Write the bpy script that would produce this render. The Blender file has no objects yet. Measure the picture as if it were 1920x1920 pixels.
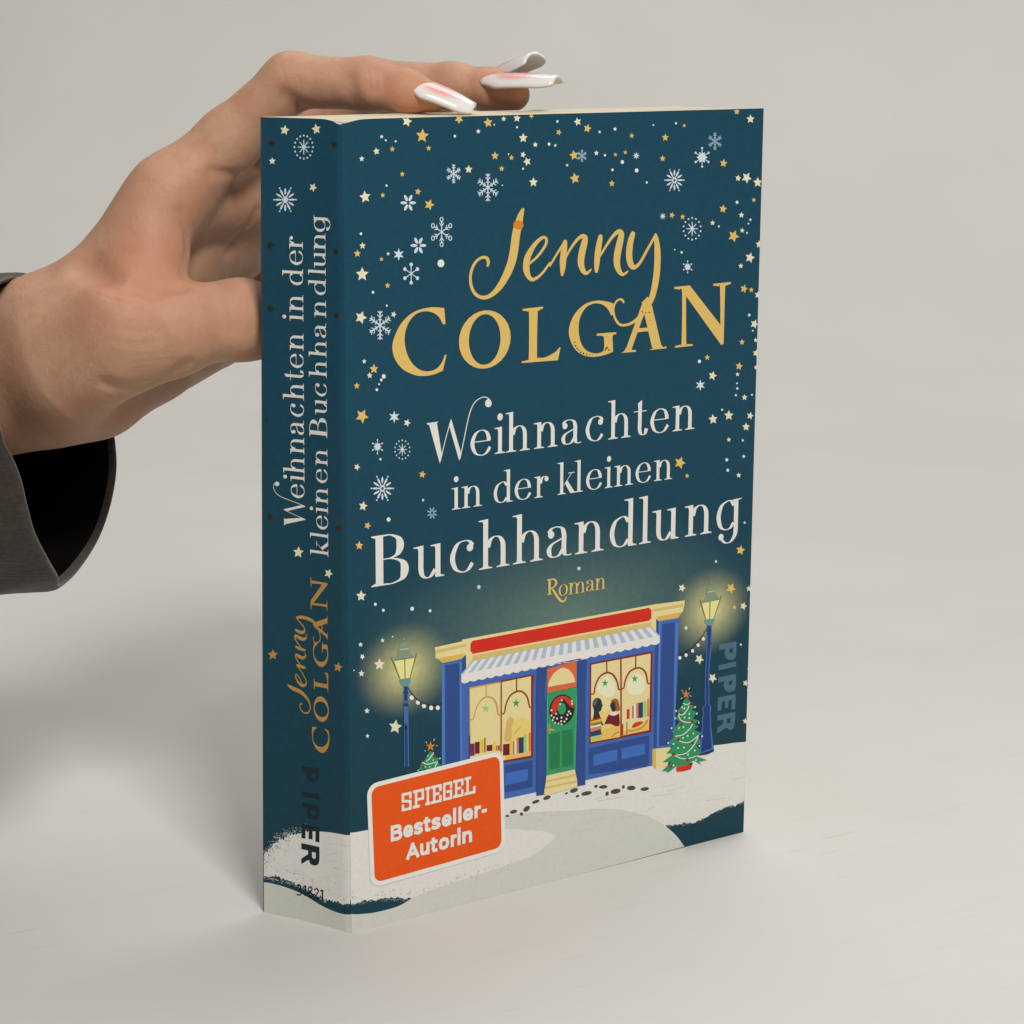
import bpy, bmesh, math
import numpy as np
from mathutils import Vector
from mathutils.geometry import tessellate_polygon

SC = bpy.context.scene
COL = SC.collection
MM = 0.001

# ------------------------------------------------------------------ camera, world, lamps, exposure
cam_d = bpy.data.cameras.new('camera')
cam_d.sensor_width = 36.0
cam_d.lens = 4280.77 / 1920 * 36.0
cam_d.clip_start = 0.01
cam_d.clip_end = 30
cam = bpy.data.objects.new('camera', cam_d)
cam.location = (-0.2546033, -0.4297757, 0.2102535)
cam.rotation_euler = (1.3542332, -0.0047207, -0.6079899)
COL.objects.link(cam)
SC.camera = cam

world = bpy.data.worlds.new('World')
SC.world = world
world.use_nodes = True
bg = world.node_tree.nodes['Background']
bg.inputs[0].default_value = (1.0, 0.98, 0.95, 1)
bg.inputs[1].default_value = 0.18

def area(name, loc, target, size, power, col=(1, 1, 1)):
    d = bpy.data.lights.new(name, 'AREA')
    d.shape = 'SQUARE'
    d.size = size
    d.energy = power
    d.color = col
    o = bpy.data.objects.new(name, d)
    o.location = loc
    o.rotation_euler = (Vector(target) - Vector(loc)).to_track_quat('-Z', 'Y').to_euler()
    COL.objects.link(o)
    return o
area('softbox', (-0.20, -0.78, 0.94), (0.03, 0.05, 0.08), 0.26, 10.0, (1.0, 0.972, 0.93))
area('ceiling_softbox', (0.85, 0.62, 1.5), (0.5, 0.7, 0.25), 1.3, 16.5, (1.0, 0.985, 0.965))

SC.view_settings.view_transform = 'Standard'
SC.view_settings.look = 'None'
SC.view_settings.exposure = 0.0
SC.view_settings.gamma = 1.0
SC.view_settings.use_curve_mapping = False
SC.cycles.use_denoising = True
SC.cycles.max_bounces = 8

# ------------------------------------------------------------------ small helpers
def lin(c):
    c = c / 255.0
    return c / 12.92 if c <= 0.04045 else ((c + 0.055) / 1.055) ** 2.4

INK_GAIN = 0.78                      # how much of the light a print reflects under these lamps
def ink(rgb):
    return tuple(min(lin(v) / INK_GAIN, 0.86) for v in rgb) + (1.0,)

def tag(o, label=None, cat=None, group=None, kind=None):
    for k, v in (('label', label), ('category', cat), ('group', group), ('kind', kind)):
        if v: o[k] = v
    return o

def empty(name, loc=(0, 0, 0)):
    o = bpy.data.objects.new(name, None)
    o.location = loc
    o.empty_display_size = 0.02
    COL.objects.link(o)
    return o

def mesh_obj(name, verts, faces, mats, parent=None, mat_ids=None, smooth=False):
    me = bpy.data.meshes.new(name)
    me.from_pydata([tuple(v) for v in verts], [], [tuple(f) for f in faces])
    for m in (mats if isinstance(mats, (list, tuple)) else [mats]):
        me.materials.append(m)
    if mat_ids is not None:
        me.polygons.foreach_set('material_index', np.array(mat_ids, dtype=np.int32))
    if smooth:
        me.polygons.foreach_set('use_smooth', np.ones(len(me.polygons), dtype=bool))
    me.update()
    o = bpy.data.objects.new(name, me)
    COL.objects.link(o)
    if parent: o.parent = parent
    return o

def material(name, base=(0.5, 0.5, 0.5, 1), rough=0.5, spec=0.5, metal=0.0):
    m = bpy.data.materials.new(name)
    m.use_nodes = True
    b = m.node_tree.nodes['Principled BSDF']
    b.inputs['Base Color'].default_value = base
    b.inputs['Roughness'].default_value = rough
    b.inputs['Specular IOR Level'].default_value = spec
    b.inputs['Metallic'].default_value = metal
    return m

class NT:
    """short node-tree writer"""
    def __init__(s, m):
        s.t = m.node_tree; s.b = s.t.nodes['Principled BSDF']
    def n(s, typ, **kw):
        nd = s.t.nodes.new(typ)
        for k, v in kw.items(): setattr(nd, k, v)
        return nd
    def l(s, a, b): s.t.links.new(a, b)
    def math(s, op, a, b=None, clamp=False):
        nd = s.n('ShaderNodeMath', operation=op, use_clamp=clamp)
        for i, v in enumerate((a, b)):
            if v is None: continue
            if isinstance(v, (int, float)): nd.inputs[i].default_value = v
            else: s.l(v, nd.inputs[i])
        return nd.outputs[0]
    def mix(s, f, a, b):
        nd = s.n('ShaderNodeMix', data_type='RGBA')
        for i, v in ((0, f), (6, a), (7, b)):
            if isinstance(v, (int, float)): nd.inputs[i].default_value = v
            elif isinstance(v, tuple): nd.inputs[i].default_value = v
            else: s.l(v, nd.inputs[i])
        return nd.outputs[2]
    def noise(s, vec, scale, detail=3, rough=0.5):
        nd = s.n('ShaderNodeTexNoise')
        nd.inputs['Scale'].default_value = scale
        nd.inputs['Detail'].default_value = detail
        nd.inputs['Roughness'].default_value = rough
        if vec is not None: s.l(vec, nd.inputs['Vector'])
        return nd.outputs[0]
    def ramp(s, v, lo, hi, a=0.0, b=1.0, interp='SMOOTHSTEP'):
        nd = s.n('ShaderNodeMapRange', interpolation_type=interp)
        s.l(v, nd.inputs[0])
        for i, x in enumerate((lo, hi, a, b)): nd.inputs[i + 1].default_value = x
        return nd.outputs[0]
    def bump(s, h, strength, dist):
        nd = s.n('ShaderNodeBump')
        nd.inputs['Strength'].default_value = strength
        nd.inputs['Distance'].default_value = dist
        s.l(h, nd.inputs['Height']); s.l(nd.outputs[0], s.b.inputs['Normal'])

# ------------------------------------------------------------------ the setting: one seamless sweep, floor and wall
def build_backdrop():
    hx, hy = math.sin(0.608), math.cos(0.608)          # the way the sweep runs back
    prof = [(-0.75, 0.0), (0.0, 0.0), (0.35, 0.0)]
    R, d0 = 0.55, 0.62
    prof += [(d0 + R * math.sin(a), R - R * math.cos(a)) for a in np.linspace(0, math.pi / 2, 28)]
    prof += [(d0 + R, 1.2), (d0 + R, 2.2)]
    W = 2.2
    xs = np.linspace(-W, W, 9)
    v = [(hx * d + hy * s, hy * d - hx * s, z) for d, z in prof for s in xs]
    n = len(xs)
    f = [(i * n + j, i * n + j + 1, (i + 1) * n + j + 1, (i + 1) * n + j) for i in range(len(prof) - 1) for j in range(n - 1)]
    m = material('whitewashed_board', rough=0.62, spec=0.25)
    t = NT(m)
    co = t.n('ShaderNodeTexCoord').outputs['Object']
    mp = t.n('ShaderNodeMapping')
    mp.inputs['Rotation'].default_value = (0, 0, 0.08)
    t.l(co, mp.inputs[0])
    st = t.n('ShaderNodeMapping'); st.inputs['Scale'].default_value = (1.0, 9.0, 1.0); t.l(mp.outputs[0], st.inputs[0])
    big = t.noise(st.outputs[0], 16, 4, 0.6)
    fine = t.noise(st.outputs[0], 55, 3, 0.6)
    blot = t.noise(co, 7, 3, 0.55)
    sp = t.n('ShaderNodeMapping'); sp.inputs['Scale'].default_value = (1.0, 26.0, 1.0); t.l(mp.outputs[0], sp.inputs[0])
    scr = t.noise(sp.outputs[0], 30, 2, 0.5)
    scr.node.inputs['Distortion'].default_value = 0.9
    c = t.mix(t.ramp(blot, 0.35, 0.7), (0.66, 0.652, 0.615, 1), (0.69, 0.682, 0.645, 1))
    floor = t.n('ShaderNodeSeparateXYZ'); t.l(co, floor.inputs[0])
    low = t.math('MULTIPLY', t.ramp(floor.outputs[2], 0.0, 0.02, 1.0, 0.0), t.ramp(floor.outputs[1], -0.05, 0.35, 1.0, 0.15))
    c = t.mix(t.math('MULTIPLY', t.math('MULTIPLY', t.ramp(big, 0.56, 0.74), 0.12), low), c, (0.50, 0.48, 0.43, 1))
    s1 = t.math('MULTIPLY', t.ramp(scr, 0.655, 0.70), t.math('MULTIPLY', t.ramp(fine, 0.48, 0.6), t.ramp(t.noise(co, 11, 2), 0.48, 0.66)))
    c = t.mix(t.math('MULTIPLY', t.math('MULTIPLY', s1, 0.38), low), c, (0.40, 0.36, 0.29, 1))
    t.l(c, t.b.inputs['Base Color'])
    t.bump(t.math('MULTIPLY', t.math('ADD', big, t.math('MULTIPLY', fine, 0.4)), low), 0.10, 0.0005)
    o = mesh_obj('backdrop', v, f, m, smooth=True)
    tag(o, 'pale grey white-washed floor board sweeping up into a plain grey wall', 'backdrop', kind='structure')
build_backdrop()
# ------------------------------------------------------------------ traced print: the flat cover's rectification (trace units -> cover mm)
def homography(src, dst):
    M_ = []; b_ = []
    for (x, y), (u, v) in zip(src, dst):
        M_ += [[x, y, 1, 0, 0, 0, -u * x, -u * y], [0, 0, 0, x, y, 1, -v * x, -v * y]]; b_ += [u, v]
    return np.linalg.solve(np.array(M_, float), np.array(b_, float))
FH = homography([(641, 224), (1432, 203), (1394, 1560), (658, 1750)], [(0, 187), (119.63, 187), (119.63, 0), (0, 0)])
def F(x, y):
    w = FH[6] * x + FH[7] * y + 1
    return ((FH[0] * x + FH[1] * y + FH[2]) / w, (FH[3] * x + FH[4] * y + FH[5]) / w)
def T(ox,oy,s): return lambda x,y:(ox+x/s,oy+y/s)
t1=T(640,190,4.8);t2=T(1030,190,1920/420);t3=T(640,440,4.8);t4=T(1030,380,1920/420);t5=T(640,700,4.8);t6=T(1030,680,1920/420);t7=T(640,960,4.8);t8=T(1030,940,1920/420)
A=T(800,1120,8);B=T(1000,1120,8);C=T(1180,1060,8);D=T(1180,1260,6.4);E=T(940,1300,6.4);L=T(640,1160,1783/260);S=T(660,1380,6);Z=T(640,1480,1920/780);RAW=lambda x,y:(x,y)
s4=T(470,200,4.8);s5=T(470,600,4.8);s6=T(470,980,1051/230);s7=T(470,1360,1143/250)
# spine: trace units -> (s, z) mm, s 0 at the back edge .. SP at the front edge (the spine leans and twists a little)
SP=23.0
GS=[11.4802,-0.7863,0.03,-0.0012,11.7517,-0.4387,0.0174,-0.1178,0.0008,0.0013]
GZ=[99.22,-94.0166,-3.9057,-0.167,1.2791,1.1872,0.1616,-0.0167,-0.0171,0.0002]
def G(x,y):
    x=(x-570)/80;y=(y-960)/760
    b=[x**i*y**j for i in range(4) for j in range(4-i)]
    return (sum(p_*q_ for p_,q_ in zip(GS,b)),sum(p_*q_ for p_,q_ in zip(GZ,b)))
def cr(P,closed,n=5):
    P=[tuple(q) for q in P];N=len(P);out=[]
    k=len(P[0])
    corner=[False]*N
    rng=range(N if closed else N-1)
    for i in rng:
        p1=np.array(P[i]);p2=np.array(P[(i+1)%N])
        p0=np.array(P[i-1]) if (closed or i>0) else p1
        p3=np.array(P[(i+2)%N]) if (closed or i+2<N) else p2
        for j in range(n):
            t=j/n
            out.append(.5*((2*p1)+(-p0+p2)*t+(2*p0-5*p1+4*p2-p3)*t*t+(-p0+3*p1-3*p2+p3)*t**3))
    if not closed: out.append(np.array(P[-1],float))
    return out
def outline(t,pts,n=4):
    """pts (x,y) smooth, (x,y,0) corner -> px polygon"""
    Q=[(t(q[0],q[1]) if not callable(q[-1]) else q[-1](q[0],q[1])) for q in pts]
    c=[len(q)>2 and q[2]==0 and not callable(q[2]) for q in pts]
    N=len(Q)
    if all(c): return Q
    if not any(c): return [tuple(v) for v in cr(Q,True,n)]
    k=c.index(True);Q=Q[k:]+Q[:k];c=c[k:]+c[:k]
    out=[];seg=[Q[0]]
    for i in range(1,N+1):
        seg.append(Q[i%N])
        if c[i%N]:
            if len(seg)==2: out.append(seg[0])
            else: out+= [tuple(v) for v in cr(seg,False,n)][:-1]
            seg=[Q[i%N]]
    return out
ART=[]   # (face, part, colour, kind, data)
cur=['front','x']
def mp(pt): 
    f=F if cur[0]=='front' else G
    x,z=f(*pt); w=119.6 if cur[0]=='front' else SP-.01
    return (round(min(max(x,0),w),2),round(min(max(z,.02),186.95),2))
def poly(col,t,pts,holes=(),n=4):
    ART.append((cur[0],cur[1],col,'p',[[mp(q) for q in outline(t,r,n)] for r in [pts]+list(holes)]))
def quad(col,t,*pts): poly(col,t,[(x,y,0) for x,y in pts])
def stroke(col,t,pts,n=4):
    C=cr([q if len(q)==3 else (*q,pts[0][2]) for q in pts],False,n)
    l=[];r=[]
    for i,q in enumerate(C):
        a=C[max(i-1,0)];b=C[min(i+1,len(C)-1)]
        d=np.array([b[0]-a[0],b[1]-a[1]]);d/= (np.hypot(*d)+1e-9);nn=np.array([-d[1],d[0]])*max(q[2],1)/2
        l.append(mp(t(q[0]+nn[0],q[1]+nn[1])));r.append(mp(t(q[0]-nn[0],q[1]-nn[1])))
    ART.append((cur[0],cur[1],col,'s',[l,r]))
def blob(col,t,x,y,rx,ry=None,rot=0,n=14):
    ry=ry or rx;a=np.radians(rot)
    pts=[]
    for k in range(n):
        c,s=rx*np.cos(2*np.pi*k/n),ry*np.sin(2*np.pi*k/n)
        pts.append((x+c*np.cos(a)-s*np.sin(a),y+c*np.sin(a)+s*np.cos(a),0))
    poly(col,t,pts)
def star(col,t,x,y,r,rot=0,n=5,inner=.45):
    pts=[]
    for k in range(2*n):
        rr=r if k%2==0 else r*inner
        a=np.radians(rot)-np.pi/2+np.pi*k/n
        pts.append((x+rr*.9*np.cos(a),y+rr*np.sin(a),0))
    poly(col,t,pts)
# ---------------------------------------------------------------- author lettering
cur=['front','author_lettering']
g='gold'
J=[(t1(1638,962)+(4,)),(t1(1612,1030)+(11,)),(t1(1590,1120)+(14.5,)),(t3(1572,0)+(15.3,)),(t3(1545,190)+(15.6,)),(t3(1500,330)+(14.5,)),(t3(1425,465)+(11.5,)),(t3(1345,545)+(8,)),(t3(1270,566)+(7,)),(t3(1200,528)+(6,)),(t3(1164,440)+(5.4,)),(t3(1166,340)+(5,)),(t3(1205,250)+(5,)),(t3(1265,205)+(5,)),(t3(1310,212)+(6.2,)),(t3(1322,250)+(5.5,)),(t3(1314,288)+(3.5,))]
stroke(g,RAW,J)
stroke(g,RAW,[t3(1690,262)+(4,),t3(1770,190)+(4.5,),t3(1838,90)+(5,),t3(1842,35)+(5,),t3(1805,28)+(6,),t3(1735,95)+(8,),t3(1675,205)+(11.5,),t3(1664,310)+(12,),t3(1690,385)+(8.5,),t3(1730,402)+(6.5,),t3(1800,355)+(4.5,),t3(1880,250)+(3.8,),t4(0,545)+(3.8,),t4(70,430)+(4,),t4(138,325)+(5,)])
w=lambda pts:[t4(x,y)+(v/4.571,) for x,y,v in pts]
stroke(g,RAW,w([(140,318,14),(132,350,42),(118,480,56),(112,580,40),(107,630,12)]))
stroke(g,RAW,w([(135,480,16),(180,395,20),(240,315,26),(285,287,36),(308,300,40),(298,350,54),(277,440,58),(270,520,54),(290,585,42),(320,605,28),(360,568,12)]))
stroke(g,RAW,w([(440,272,16),(436,300,40),(418,400,50),(406,520,46),(402,600,22)]))
stroke(g,RAW,w([(425,470,16),(480,380,20),(540,292,26),(590,248,38),(616,262,46),(608,320,54),(584,430,58),(578,520,54),(600,590,42),(632,615,26),(676,585,12)]))
stroke(g,RAW,w([(724,248,22),(712,275,42),(690,360,52),(683,460,54),(698,530,50),(725,555,36),(775,515,24),(840,400,22),(905,285,20)]))
stroke(g,RAW,w([(907,262,10),(916,310,38),(926,420,52),(924,540,54),(912,660,54),(885,790,50),(845,880,44),(790,960,36),(735,1012,26),(670,1045,22),(605,1045,22),(562,990,19),(548,910,17),(570,850,16),(605,828,18),(630,840,20),(636,862,10)]))
blob('orange',t1,1592,1112,46,42,10)
# COLGAN
poly(g,t3,[(925,660,0),(860,654),(780,657),(650,697),(540,795),(475,925),(458,1020),(482,1120),(550,1208),(650,1260),(740,1272),(830,1258),(912,1224,0),(946,1080,0),(930,1082,0),(900,1155),(845,1212),(760,1230),(680,1200),(612,1120),(575,1015),(570,905),(600,800),(660,722),(740,690),(820,700),(878,742),(912,806,0),(936,805,0)])
def ell(cx,cy,rx,ry,sh,n=28): return [(cx+rx*np.cos(2*np.pi*k/n),cy+ry*np.sin(2*np.pi*k/n)+sh*rx*np.cos(2*np.pi*k/n),0) for k in range(n)]
poly(g,t3,ell(1290,943,233,262,-.1),[ell(1289,943,143,228,-.1)])
poly(g,RAW,[t3(1630,668)+(0,),t3(1812,647)+(0,),t3(1815,664)+(0,),t3(1775,684),t3(1765,720),t3(1760,1085),t3(1775,1106),t3(1830,1104),t4(25,1295),t4(60,1270),t4(85,1240)+(0,),t4(95,1240)+(0,),t4(72,1350)+(0,),t3(1622,1155)+(0,),t3(1622,1140)+(0,),t3(1672,1128),t3(1686,1090),t3(1688,730),t3(1676,692),t3(1632,685)+(0,)])
poly(g,t4,[(545,862,0),(480,845),(400,840),(300,872),(212,960),(168,1075),(176,1170),(222,1258),(292,1308),(380,1322),(470,1306),(545,1278,0),(541,1150),(552,1132),(572,1126,0),(572,1110,0),(405,1122,0),(405,1140,0),(452,1142),(466,1160),(468,1250),(440,1284),(380,1290),(312,1262),(266,1190),(250,1085),(262,985),(310,902),(380,864),(450,872),(500,912),(528,966,0),(546,962,0)])
quad(g,t4,(842,805),(800,850),(655,1255),(700,1265),(825,915))
quad(g,t4,(842,805),(790,855),(880,1245),(962,1240),(880,890))
quad(g,t4,(745,1078),(880,1066),(880,1098),(735,1112))
poly(g,t4,[(612,1287,0),(640,1272),(660,1240),(705,1240),(706,1262),(740,1262,0),(740,1278,0)])
poly(g,t4,[(853,1263,0),(885,1246),(890,1215),(955,1215),(970,1235),(1002,1232,0),(1002,1248,0)])
poly(g,t4,[(1070,722,0),(1202,709,0),(1475,1060,0),(1470,1218,0),(1170,800,0),(1172,1190),(1185,1210),(1228,1212,0),(1228,1226,0),(1075,1243,0),(1075,1228,0),(1120,1216),(1132,1190),(1136,775),(1110,745),(1070,740,0)])
poly(g,t4,[(1403,696,0),(1552,679,0),(1553,696,0),(1515,712),(1505,745),(1492,1212,0),(1465,1218,0),(1462,745),(1448,718),(1404,712,0)])
# dark reflections in the gold, painted on as specks
for x,y,r in [(215,1195,8),(222,1225,9),(236,1248,9),(252,1262,7),(268,1282,9),(290,1292,10),(318,1300,8),(345,1303,6),(370,1304,5),(490,1245,12),(478,1262,9),(510,1262,9),(795,930,7),(800,945,6),(825,943,7),(855,940,8),(485,1150,5),(228,1030,5),(258,930,4),(865,1010,4),(330,885,4)]:
    blob('umber',t4,x,y,r,r*.7,-30,8)
# Roman (o m a n are set by the script's font; the R is a shape)
cur=['front','genre_lettering']
stroke('gold',t8,[(0,672,19),(2,798,19)],1)
stroke('gold',t8,[(-20,674,7),(14,668,8)],1);stroke('gold',t8,[(-18,800,6),(24,793,7)],1)
stroke('gold',t8,[(8,672,8),(32,667,12),(54,680,18),(56,708,18),(38,734,10),(10,742,7)])
stroke('gold',t8,[(18,742,10),(45,780,19),(75,828,21),(104,856,18),(130,850,13),(146,815,8)])
# ---------------------------------------------------------------- publisher logo, front (reads downward)
cur=['front','publisher_logo']
pc='slate'
poly(pc,C,[(1345,1185,0),(1608,1138,0),(1600,1330),(1580,1395),(1520,1418),(1455,1395),(1430,1340),(1432,1255,0),(1342,1272,0)],[[(1500,1255,0),(1550,1235,0),(1548,1290),(1520,1318),(1500,1300)]])
quad(pc,C,(1338,1500),(1600,1440),(1600,1515),(1334,1575))
poly(pc,C,[(1332,1680,0),(1596,1626,0),(1592,1810),(1570,1878),(1505,1900),(1445,1880),(1415,1820),(1420,1740,0),(1330,1760,0)],[[(1490,1740,0),(1540,1720,0),(1538,1775),(1510,1800),(1488,1785)]])
quad(pc,D,(1062,305),(1276,262),(1268,442),(1222,452),(1228,330),(1190,340),(1185,425),(1145,432),(1150,348),(1108,357),(1102,458),(1056,465))
poly(pc,D,[(1055,520,0),(1270,478,0),(1262,610),(1240,680),(1195,695),(1160,670),(1050,740,0),(1052,668,0),(1125,622,0),(1125,570,0),(1054,585,0)],[[(1170,560,0),(1215,550,0),(1210,600),(1190,615),(1170,600)]])
# ---------------------------------------------------------------- snow ground
cur=['front','printed_snow']
rng=np.random.default_rng(3)
def jag(a,b,n,amp):
    """brushed edge between two px points"""
    return [(a[0]+(b[0]-a[0])*k/n+rng.normal(0,amp*.4),a[1]+(b[1]-a[1])*k/n+rng.normal(0,amp),0) for k in range(n)]
def jagline(pts,step,amp):
    o=[]
    for a,b in zip(pts,pts[1:]):
        o+=jag(a,b,max(1,int(np.hypot(b[0]-a[0],b[1]-a[1])/step)),amp)
    return o+[(*pts[-1],0)]
up=[(641,1566),(690,1556),(770,1528),(850,1500),E(50,1265),E(410,1185),E(1000,1040),E(1820,865),D(480,1120),D(840,985),D(1010,925),D(1010,880),D(1120,870),D(1250,850)]
poly('snow',RAW,[(*q,0) for q in up]+[(1402,1390,0),(1397.5,1458,0),(1395.3,1501,0),D(1388,1540)+(0,)]+jagline([D(1388,1555),D(1300,1585),D(1130,1630),D(1000,1690),D(880,1765),D(780,1805),D(600,1825),D(420,1850)],4,1.2)+[D(300,1830)+(0,),Z(1100,420)+(0,),Z(400,480)+(0,)]+jagline([Z(330,505),Z(200,500),Z(100,515),Z(40,535)],4,1.3)+[(641,1702,0)])
poly('snowshade',Z,[(752,122,0),(900,104),(1060,99),(1230,89),(1380,113),(1470,152),(1540,208),(1583,264,0),(1100,398,0),(600,552,0),(300,629,0),(42,670,0),(6,672,0),(4,580,0),(40,579,0),(150,569),(260,540),(330,502),(450,452),(640,392),(800,336),(890,299),(985,222),(960,200),(900,190),(752,183,0)])
for k in range(150):
    tt=rng.random();x=0+tt*800;y=np.interp(x,[0,120,330,450,640,800],[495,490,485,445,385,340])+rng.normal(0,14)
    blob('speck' if rng.random()<.6 else 'snow',Z,x,y,rng.uniform(1.2,4.5),rng.uniform(.8,1.8),rng.uniform(-60,0),6)
for k in range(120):
    tt=rng.random();x=430+tt*950;y=np.interp(x,[420,600,780,880,1000,1130,1390],[1845,1815,1795,1755,1680,1620,1560])+rng.normal(-45,32)
    blob('speck' if rng.random()<.45 else 'snowshade',D,x,y,rng.uniform(2,6),rng.uniform(1.2,3),rng.uniform(-70,0),6)
for k in range(140):
    x=rng.uniform(20,330);y=np.interp(x,[0,100,200,330],[542,518,503,506])+abs(rng.normal(0,5))
    blob('snow',Z,x,y,rng.uniform(.7,2.2),rng.uniform(.5,1.2),rng.uniform(-60,0),6)
for k in range(160):
    x=rng.uniform(420,1390);y=np.interp(x,[420,600,780,880,1000,1130,1390],[1848,1822,1802,1762,1688,1628,1560])+abs(rng.normal(0,10))
    blob('snow',D,x,y,rng.uniform(1.5,4),rng.uniform(1,2),rng.uniform(-70,0),6)
for k in range(26):
    x=rng.uniform(660,1380);y=np.interp(x,[660,690,940,1240,1390],[1600,1600,1530,1470,1420])+rng.uniform(0,60)
    stroke('snowline',RAW,[(x,y,.7),(x+rng.uniform(15,50),y-rng.uniform(1,10),.6)],2)
# footprints
cur=['front','printed_footprints']
for x,y,a,b,r in [(70,1470,22,15,0),(145,1420,45,22,-15),(240,1447,20,20,0),(303,1385,47,28,-40),(412,1300,48,20,-20),(545,1253,48,22,-20),(780,1200,20,12,-30),(870,1165,52,25,-20),(912,1233,22,15,-20),(1020,1200,65,25,-12),(1135,1115,22,17,-20),(1222,1122,52,22,-5),(1268,1203,20,28,20),(1370,1175,62,30,-12),(1463,1122,18,22,20),(1557,1135,52,28,-3),(1720,1147,52,22,-8)]:
    blob('foot',E,x,y,a,b,r)
# ---------------------------------------------------------------- shop front
cur=['front','shop_illustration']
cr1,cr2,cr3='cream','cream2','goldtrim'
bl,nv,lb='blue','navy','lightblue'
# wall + pillars
poly(bl,RAW,[A(525,1180)+(0,),B(1890,600)+(0,),D(280,1115)+(0,),E(1805,868)+(0,),E(1000,1045)+(0,),E(880,1080)+(0,),E(420,1185)+(0,),E(20,1272)+(0,),A(530,2980)+(0,)])
quad(bl,RAW,A(225,960),A(585,860),A(585,1240),L(1640,860),L(1645,1880),L(1290,1990))
quad(nv,RAW,A(275,1020),A(490,985),L(1515,560),L(1535,1880),L(1335,1980))
quad(lb,RAW,A(490,975),A(525,965),L(1555,1870),L(1530,1890)); quad(lb,RAW,A(228,1000),A(262,995),L(1330,1980),L(1295,1980))
quad(nv,A,(530,930),(585,850),(585,1080),(530,1120))
quad(bl,RAW,C(400,820),C(750,790),D(575,60),D(530,900),D(285,935),D(280,0))
quad(nv,RAW,C(490,880),C(685,855),D(535,0),D(520,870),D(355,890),D(372,0))
quad(nv,RAW,C(400,800),C(445,840),C(440,1060),C(400,1010)); quad(nv,RAW,C(385,1200),C(440,1190),D(335,0),D(325,910),D(288,920),D(300,0))
quad(lb,RAW,C(690,860),C(725,855),D(562,0),D(545,880),D(528,880)); quad(lb,RAW,C(440,850),C(472,845),D(372,0),D(345,890),D(335,890),D(345,0))
quad(cr1,D,(275,925),(490,900),(510,1000),(440,1150),(310,1165),(275,1130)); quad(cr3,D,(275,925),(318,918),(318,1165),(300,1160),(275,1130))
# fascia, cornice
quad(cr1,RAW,A(525,635),B(1870,95),C(400,600),C(400,1020),B(1780,480),A(590,1070),A(588,800))
quad(cr1,A,(120,750),(530,658),(610,700),(605,840),(510,925),(235,985),(160,915),(135,917))
quad(cr2,A,(124,790),(600,695),(600,735),(130,845)); quad(cr3,A,(165,915),(580,838),(510,922),(235,985))
quad(cr1,C,(330,592),(830,525),(825,600),(800,692),(745,760),(730,788),(440,838),(395,790))
quad(cr2,C,(340,655),(822,575),(815,620),(345,700)); quad(cr3,C,(405,772),(790,700),(745,762),(728,788),(440,838))
poly('red',RAW,[A(690,650)+(0,),B(1735,155)+(0,),B(1770,190)+(0,),B(1770,312)+(0,),B(1735,350)+(0,),A(690,848)+(0,),A(655,805)+(0,),A(655,692)+(0,)])
quad(cr2,RAW,A(690,875),B(1760,372),B(1765,440),A(680,955))
for k in range(90):
    u=rng.random();x0,y0=A(690,880);x1,y1=B(1760,380)
    blob(rng.choice([cr3,cr1]),RAW,x0+(x1-x0)*u,y0+(y1-y0)*u+rng.uniform(0,8),1.1,.7,0,6)
# awning
TL,TR,BL,BR=A(675,955),B(1765,438),A(515,1150),B(1890,572)
lerp=lambda a,b,t:(a[0]+(b[0]-a[0])*t,a[1]+(b[1]-a[1])*t)
quad('awnblue',RAW,TL,TR,BR,BL)
n=22
for k in range(n):
    a,b=(k+.28)/n,(k+.78)/n
    quad('awnwhite',RAW,lerp(TL,TR,a),lerp(TL,TR,b),lerp(BL,BR,b),lerp(BL,BR,a))
lo=[]
m=23;L0,R0=A(515,1300),B(1890,700)
for k in range(m*4+1):
    u=k/(m*4);q=lerp(L0,R0,u);ph=abs(np.sin(np.pi*u*m));lo.append((q[0],q[1]-3.2*(1-ph),0))
poly('awnwhite',RAW,[(*BL,0),(*BR,0)]+lo[::-1])
# right window
rd,cm,br='darkred','cream','brownred'
quad(rd,RAW,B(845,990),B(1785,808),E(1797,462),E(1052,610)); quad(cm,RAW,B(866,1010),B(1755,842),E(1768,440),E(1070,582))
poly('glow2',E,[(1075,280),(1200,220),(1400,200),(1410,500,0),(1075,575,0)])
poly('pale',B,[(960,1330),(1100,1180),(1220,1300),(1180,1480),(1000,1450)]);poly('pale',B,[(1400,1300),(1530,1130),(1660,1230),(1640,1420),(1450,1450)])
quad('tan',E,(1070,500),(1420,365),(1425,520),(1070,585)); quad('tan',E,(1440,470),(1765,300),(1768,440),(1440,505))
# people
poly('ink',B,[(900,1680),(880,1600),(905,1530),(960,1505),(1015,1540),(1025,1600,0),(1040,1620,0),(1020,1650,0),(1015,1690),(980,1720),(990,1760),(1020,1850),(1050,1920,0),(860,1920,0),(900,1760)])
poly('ink2',B,[(905,1620),(885,1590),(910,1540),(960,1520),(950,1560),(930,1620)])
poly('auburn',B,[(1160,1560),(1200,1520),(1260,1530),(1285,1610),(1290,1690),(1230,1700),(1190,1600)])
poly('ink',B,[(1150,1600,0),(1170,1570),(1210,1570),(1230,1640),(1220,1710),(1175,1705),(1160,1660),(1145,1635)])
poly('maroon',E,[(1295,240),(1350,220),(1400,235),(1415,300),(1415,380),(1370,392),(1300,365),(1230,375,0),(1260,300)])
poly('snow',E,[(1295,255),(1310,225),(1350,218),(1390,225),(1395,245),(1350,265)])
for c,y0,y1 in [('red',318,338),('yellow',338,362),('olive',362,385),('snow',395,415),('coral',418,455),('nvb',460,520),('green2',525,560)]:
    quad(c,E,(1065,y0),(1190,y0-32),(1200,y1-28),(1065,y1))
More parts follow.
